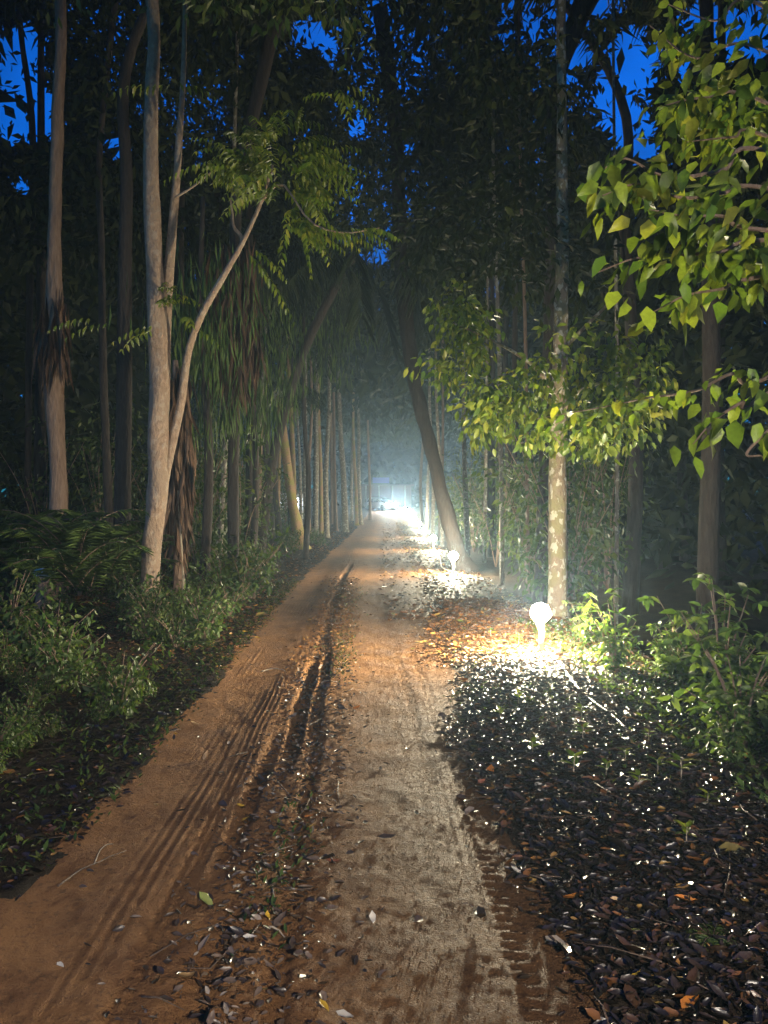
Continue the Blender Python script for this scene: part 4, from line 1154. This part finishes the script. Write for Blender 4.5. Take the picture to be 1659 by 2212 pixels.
# conduit pipe lying from the nearest lamp, and cable between the lamps
def ground_line(pts, r, lift=.015):
    o = []
    for px, py in pts:
        d = 1.6 * F / (py * S - 508); b = P(px, py, d); o.append((b.x, b.y, gz1(b.x, b.y) + lift))
    return o
pts = ground_line([(1178, 1413), (1205, 1440), (1245, 1490), (1285, 1525), (1320, 1550), (1360, 1590)], .02, .012)
C_ = catmull(pts, 24); b = Vector(C_[0])
tag(MB().tube(C_, np.full(24, .010), 8).build("conduit_pipe", M['pipe'], origin=tuple(C_[12]), loc=tuple(C_[12])), "thin white pipe lying across the leaf litter from the foot of the nearest lamp", "pipe")
pts = [(1.75, 18.4, gz1(1.75, 18.4) + .03), (1.5, 19.5, gz1(1.5, 19.5) + .05), (1.62, 22, gz1(1.62, 22) + .04), (1.8, 25, gz1(1.8, 25) + .04), (1.86, 28.5, gz1(1.86, 28.5) + .04)]
C_ = catmull(pts, 40)
tag(MB().tube(C_, np.full(40, .012), 7).build("supply_cable", M['cable'], origin=tuple(C_[20]), loc=tuple(C_[20])), "pale supply cable lying between the second and third lamps", "cable")

# ------------------------------------------------------------------ fallen leaves and twigs one can pick out
def c5(x, y): return x * .9114 / 3.9375 / S, (2688 + y * .9114) / 3.9375 / S
def c6(x, y): return (1512 + x * .9114) / 3.9375 / S, (2688 + y * .9114) / 3.9375 / S
def c4(x, y): return (500 + x * .4822) / 3.9375 / S, (2300 + y * .4822) / 3.9375 / S
FL = [
 (c6(455, 393), 'orange', .11, "large curled orange leaf on the right edge of the wet track"), (c6(420, 438), 'russet', .07, "small russet leaf under the large curled orange one"),
 (c6(750, 785), 'yellow', .06, "bright yellow leaf at the edge of the dark litter"), (c6(805, 948), 'orange', .06, "round orange leaf on the dark litter beside the track"),
 (c6(925, 905), 'brown', .075, "curled brown leaf next to the round orange one"), (c6(830, 815), 'orange', .045, "small orange leaf just below the bright yellow one"),
 (c6(920, 825), 'tan', .04, "tan leaf scrap among the dark litter near the yellow leaf"), (c6(1100, 780), 'russet', .065, "broad red-brown leaf in the dark litter"),
 (c6(1300, 985), 'orange', .085, "long orange-brown leaf lying high on the litter at right"), (c6(1275, 1030), 'brown', .07, "brown leaf under the long orange-brown one"),
 (c6(1260, 1145), 'orange', .05, "small orange leaf above the small fern"), (c6(1080, 1297), 'yellow', .06, "yellow curved leaf near the bottom of the litter"),
 (c6(1325, 1425), 'orange', .10, "big flat orange leaf at the bottom right corner"), (c6(1000, 968), 'tan', .04, "small tan leaf right of the round orange leaf"),
 (c6(1090, 1105), 'greenish', .04, "yellow-green leaf scrap in the dark litter"), (c6(415, 1010), 'dark', .105, "long dark leaf lying along the wet wheel track"),
 (c6(15, 675), 'dark', .08, "dark leaf stuck in the mud in the middle of the track"), (c6(580, 765), 'brown', .06, "brown leaf near the right edge of the wet track"),
 (c6(570, 828), 'pale', .06, "leaf coloured pale as if in glare at the right edge of the wet track"), (c6(475, 703), 'tan', .05, "tan leaf pressed in the tread marks"),  # pale colour of the first leaf stands in for glare
 (c6(1080, 590), 'pale', .05, "pale leaf scrap on the litter halfway up the right verge"), (c6(905, 630), 'orange', .045, "orange scrap beside the thin twig on the right verge"),
 (c6(1530, 760), 'russet', .06, "russet leaf near the right picture edge"), (c6(880, 310), 'orange', .06, "orange leaf standing up between the seedlings"),
 (c5(183, 395), 'orange', .07, "orange leaf in the dark left verge"), (c5(1155, 1030), 'yellow', .055, "yellow-orange leaf in the rut near the bottom"),
 (c5(1335, 590), 'orange', .05, "orange leaf in the middle strip"), (c5(1345, 640), 'yellow', .05, "yellow leaf just below the orange one in the middle strip"),
 (c5(1040, 522), 'yellow', .06, "yellow curled leaf, upper of a touching pair beside the middle strip"), (c5(1065, 562), 'yellow', .05, "yellow curled leaf, lower of a touching pair beside the middle strip"),
 (c5(1240, 328), 'tan', .085, "long tan leaf across the middle strip"), (c5(1440, 780), 'russet', .07, "pinkish brown leaf beside the wet track"),
 (c5(890, 945), 'greenish', .085, "long yellow-green leaf left of the middle strip"), (c5(805, 1262), 'tan', .065, "tan leaf low in the middle strip"),
 (c5(1080, 1125), 'pale', .05, "white shining leaf beside the dark rut near the bottom"), (c5(1010, 1110), 'pale', .05, "pale curled leaf next to the white shining one"),
 (c5(1540, 110), 'orange', .06, "orange leaf at the left side of the lit track"), (c5(260, 1215), 'pale', .04, "pale leaf standing in the left wheel track"),
 (c5(85, 690), 'greenish', .05, "green leaf lying at the left picture edge"), (c5(760, 225), 'yellow', .06, "yellowish leaf on the left shoulder of the track"),
 (c5(1185, 580), 'pale', .05, "white leaf at the foot of the middle strip clump"), (c5(1490, 1450), 'pale', .06, "white shining leaf at the bottom edge of the wet track"),
 (c5(1400, 1405), 'yellow', .05, "yellowish leaf at the bottom of the track"), (c5(890, 313), 'tan', .07, "pale brown leaf on the dry left wheel track"),
 (c5(680, 525), 'tan', .045, "tan leaf at the outer edge of the left wheel track"), (c5(1610, 1030), 'pale', .06, "pale leaf half buried in the wet track"),
 (c4(970, 395), 'yellow', .085, "yellow leaf at the left shoulder below the verge plants"), (c4(1065, 435), 'yellow', .075, "yellow leaf on the dry wheel track below the shoulder"),
 (c4(1525, 960), 'yellow', .08, "yellow leaf right of the deep rut"), (c4(555, 1140), 'tan', .06, "tan leaf at the left border of the dry wheel track"),
 (c4(1500, 780), 'pale', .06, "pale leaf on the far side of the deep rut"), (c4(1330, 1090), 'pale', .05, "pale leaf in the shadow beside the deep rut"),
 (c4(1365, 1160), 'pale', .05, "pale leaf just below the deep rut"), (c4(1415, 525), 'orange', .06, "orange leaf at the head of the deep rut"),
 (c4(230, 1330), 'russet', .09, "broad russet leaf at the left border of the track"),
]
fall_mesh = []
for k in range(5):
    T = CURL8[0].copy(); T[:, 2] += rng.normal(size=8) * .05; T[:, 2] += (T[:, 0] - .5) ** 2 * .5 * rng.random(); T[:, 0] -= .5
    V = np.stack([T[:, 0], T[:, 1] * (.20 + .06 * rng.random()), T[:, 2]], 1)
    fall_mesh.append(mesh_np("fallen_leaf", V, CURL8[1]))
fall_by = {}
for k, ((px, py), colr, size, lab) in enumerate(FL):
    d = 1.6 * F / (py * S - 508); b = P(px, py, d)
    key = (colr, k % 5)
    if key not in fall_by:
        me = fall_mesh[k % 5].copy(); me.materials.append(M['fall_' + colr]); fall_by[key] = me
    zg = float(gz(np.array([b.x]), np.array([b.y]), True)[0])
    o = link("fallen_leaf", fall_by[key], None, None, loc=(b.x, b.y, zg + .014), label=lab, cat="leaf", group="fallen leaves that stand out on the track and verges")
    o.scale = (size * 1.15,) * 3
    o.rotation_euler = (rng.normal() * .25, rng.normal() * .25, 1.57 if 'long dark' in lab else rng.normal() * .8)
def twig(pts, r, label, lift=.006):
    C_ = catmull(ground_line(pts, r, lift), 20); c = tuple(C_[10])
    C_[:, 2] = gz(C_[:, 0], C_[:, 1], True) + lift + .01 * np.sin(np.linspace(0, 3.1, 20))
    tag(MB().tube(C_, np.linspace(r, r * .5, 20), 6, .1).build("twig", M['twig_dark'] if 'left' in label else M['twig'], origin=c, loc=c), label, "twig", "twigs lying on the ground")
twig([c5(250, 872), c5(330, 815), c5(405, 780), c5(545, 715)], .0045, "long thin twig along the edge of the left wheel track")
twig([c5(405, 775), c5(430, 730), c5(460, 700), c5(488, 683)], .0045, "pale curved twig arching off the long one at the left edge")
twig([c6(690, 690), c6(790, 650), c6(860, 618), c6(930, 598)], .004, "thin twig lying across the dark litter of the right verge")
twig([c4(1385, 790), c4(1415, 792), c4(1455, 796)], .010, "short pale stick lying across the deep rut")
twig([c5(1150, 1062), c5(1200, 1068), c5(1235, 1085)], .004, "small bent twig by the dark rut near the bottom")
twig([c5(1175, 880), c5(1182, 940), c5(1178, 985)], .004, "upright-looking thin twig in the middle strip")
twig([c4(1100, 700), c4(1200, 690), c4(1290, 700)], .006, "straight dark twig lying across the dry wheel track")

# ------------------------------------------------------------------ things far down the track
def prism(profile, w, taper=None):
    """side profile (x along, z) extruded across y"""
    n = len(profile)
    V = []; 
    for s in (-1, 1):
        for i, (x, z) in enumerate(profile):
            k = taper[i] if taper else 1.0
            V.append((x, s * w / 2 * k, z))
    Fs = [list(range(n))[::-1], [n + i for i in range(n)]]
    for i in range(n):
        j = (i + 1) % n
        Fs.append([i, j, n + j, n + i])
    return V, Fs
cy0 = 91.0; cxx = -.35
cz = gz1(cxx, cy0)
car = empty("parked_car", (cxx, cy0, cz), "white car with glaring headlights stopped at the far end of the track", "car")
car.rotation_euler = (0, 0, R(-52))      # front to +x of the car; turned towards the camera and its right
body = [(-2.05, .45), (-2.1, .8), (-2.0, 1.02), (1.0, 1.0), (1.9, .86), (2.08, .7), (2.08, .42), (1.9, .30), (-1.9, .30)]
MB().add(*prism(body, 1.74)).build("body", M['car'], car, origin=(0, 0, 0), smooth=False, bevel=.04)
cab = [(-1.95, 1.0), (-1.7, 1.45), (-1.2, 1.56), (.0, 1.56), (.45, 1.42), (1.1, .98)]
MB().add(*prism(cab, 1.60, [1, .86, .82, .82, .86, 1])).build("cabin", M['car'], car, origin=(0, 0, 0), smooth=False, bevel=.03)
MB().add([(1.08, -.70, 1.02), (1.08, .70, 1.02), (.52, .60, 1.40), (.52, -.60, 1.40)], [[0, 1, 2, 3]]).build("windscreen", M['glass'], car, origin=(-.03, 0, -.02), smooth=False)
for s in (-1, 1):
    MB().add([(.85, s * .80, 1.03), (-.35, s * .80, 1.03), (-.35, s * .70, 1.42), (.35, s * .72, 1.40)], [[0, 1, 2, 3]]).build("side_window", M['glass'], car, origin=(0, -s * .012, 0), smooth=False)
    MB().add([(-.45, s * .80, 1.03), (-1.7, s * .80, 1.03), (-1.5, s * .70, 1.40), (-.45, s * .70, 1.42)], [[0, 1, 2, 3]]).build("side_window", M['glass'], car, origin=(0, -s * .012, 0), smooth=False)
    for x in (-1.3, 1.32):
        wv = MB().tube([(x, s * .74, .33), (x, s * .90, .33)], [.33, .33], 20).build("wheel", M['rubber'], car, origin=(0, 0, 0))
        MB().tube([(x, s * .895, .33), (x, s * .915, .33)], [.21, .20], 16).build("rim", M['rim'], wv, origin=(0, 0, 0))
    MB().box((2.06, s * .64, .72), (.06, .32, .17)).build("headlight", M['head'], car, origin=(0, 0, 0), smooth=False, bevel=.02)
    MB().box((.75, s * .93, 1.06), (.12, .18, .13)).build("mirror", M['car'], car, origin=(0, 0, 0), smooth=False, bevel=.02)
MB().box((2.085, 0, .58), (.03, .9, .16)).build("grille", M['chrome'], car, origin=(0, 0, 0), smooth=False)
MB().box((2.10, 0, .43), (.02, .45, .11)).build("number_plate", M['plate'], car, origin=(0, 0, 0), smooth=False)

bz = gz1(0, 103)
bd = empty("gate_building", (.2, 103, bz), "low ochre building with pale columns and a blue board above, behind the car", "building")
MB().box((0, .9, 1.55), (7.0, .25, 3.1)).build("wall", M['wall'], bd, origin=(0, 0, 0), smooth=False)
for x in (-2.6, -.9, .9, 2.6):
    MB().tube([(x, -.8, -.05), (x, -.8, 1.5), (x, -.8, 2.9)], [.13, .12, .12], 10).build("column", M['column'], bd, origin=(0, 0, 0))
MB().box((0, .05, 3.0), (7.6, 2.4, .16)).build("roof", M['roof'], bd, origin=(0, 0, 0), smooth=False)
MB().box((-.6, -1.0, 3.6), (2.2, .08, .75)).build("board", M['blue'], bd, origin=(0, 0, 0), smooth=False)

h = P(628, 1087, 62); hz = gz1(h.x, h.y)
hut = empty("pale_hut", (h.x, 62, hz), "small whitish hut glimpsed behind the leaning palm trunk", "building")
MB().box((0, .8, 1.0), (2.4, 1.6, 2.1)).build("wall", M['white_wall'], hut, origin=(0, 0, 0), smooth=False)
MB().box((0, .8, 2.13), (2.9, 2.1, .12)).build("roof", M['roof'], hut, origin=(0, 0, 0), smooth=False)
MB().box((.55, -.01, 1.2), (.8, .03, 1.0)).build("window", M['window_lit'], hut, origin=(0, 0, 0), smooth=False)
MB().box((-.85, -.01, 1.25), (.3, .03, .55)).build("window", M['window_lit'], hut, origin=(0, 0, 0), smooth=False)

for px, py, d, L, lab in ((205, 1068, 40, 1.0, "upright thin white tube light glimpsed between the slim grey trunk and the shaggy tree"), (124, 1080, 42, .45, "short upright white light glimpsed at the left of the shaggy brown trunk")):
    b = P(px, py, d); g0 = gz1(b.x, b.y)
    rt = empty("tube_light", (b.x, b.y, g0), lab, "light")
    MB().tube([(0, .04, -.05), (0, .04, b.z - g0 + L * .6)], [.03, .03], 8).build("post", M['bark_dark'], rt, origin=(0, 0, 0))
    MB().tube([(0, 0, b.z - g0 - L / 2), (0, 0, b.z - g0 + L / 2)], [.035, .035], 8).build("tube", M['tube'], rt, origin=(0, 0, 0))
b = P(98, 1236, 10.6); g0 = gz1(b.x, b.y)
bm = bmesh.new(); bmesh.ops.create_icosphere(bm, subdivisions=3, radius=.13)
for v in bm.verts:
    v.co *= 1 + .5 * float(fbm(np.array([v.co.x * 9]), np.array([v.co.z * 9 + v.co.y * 5]), 3, 3)[0]); v.co.z *= .7; v.co.x *= 1.3
me = bpy.data.meshes.new("plastic_bag"); bm.to_mesh(me); bm.free()
for p in me.polygons: p.use_smooth = True
st = empty("tree_stump", (b.x, b.y + .05, g0), "grey broken stump among the feathery bushes at the left", "stump")
MB().tube(catmull([(0, 0, -.05), (.01, 0, .3), (-.02, 0, b.z - g0 - .10)], 16), np.linspace(.16, .11, 16), 12, .15).build("trunk", M['bark_brown'], st, origin=(0, 0, 0))
link("plastic_bag", me, M['bag'], None, loc=(b.x, b.y + .05, b.z - .02), label="crumpled white bag resting on the broken stump at the left", cat="bag")

# ------------------------------------------------------------------ haze
m, n, l, out = new_mat("haze")
pv = n.new("ShaderNodeVolumePrincipled")
pv.inputs["Color"].default_value = (.48, .74, 1, 1)
pv.inputs["Density"].default_value = HAZE
pv.inputs["Anisotropy"].default_value = 0.62
l.new(pv.outputs[0], out.inputs["Volume"])
zt = 0.0
for o in sc.objects:
    if o.type == 'MESH': pass
hz_ = MB().box((0, 58, 11.5), (134, 150, 28)).build("haze", m, origin=(0, 0, 0), smooth=False, kind="stuff", label="thin bluish haze hanging in the air", cat="haze")
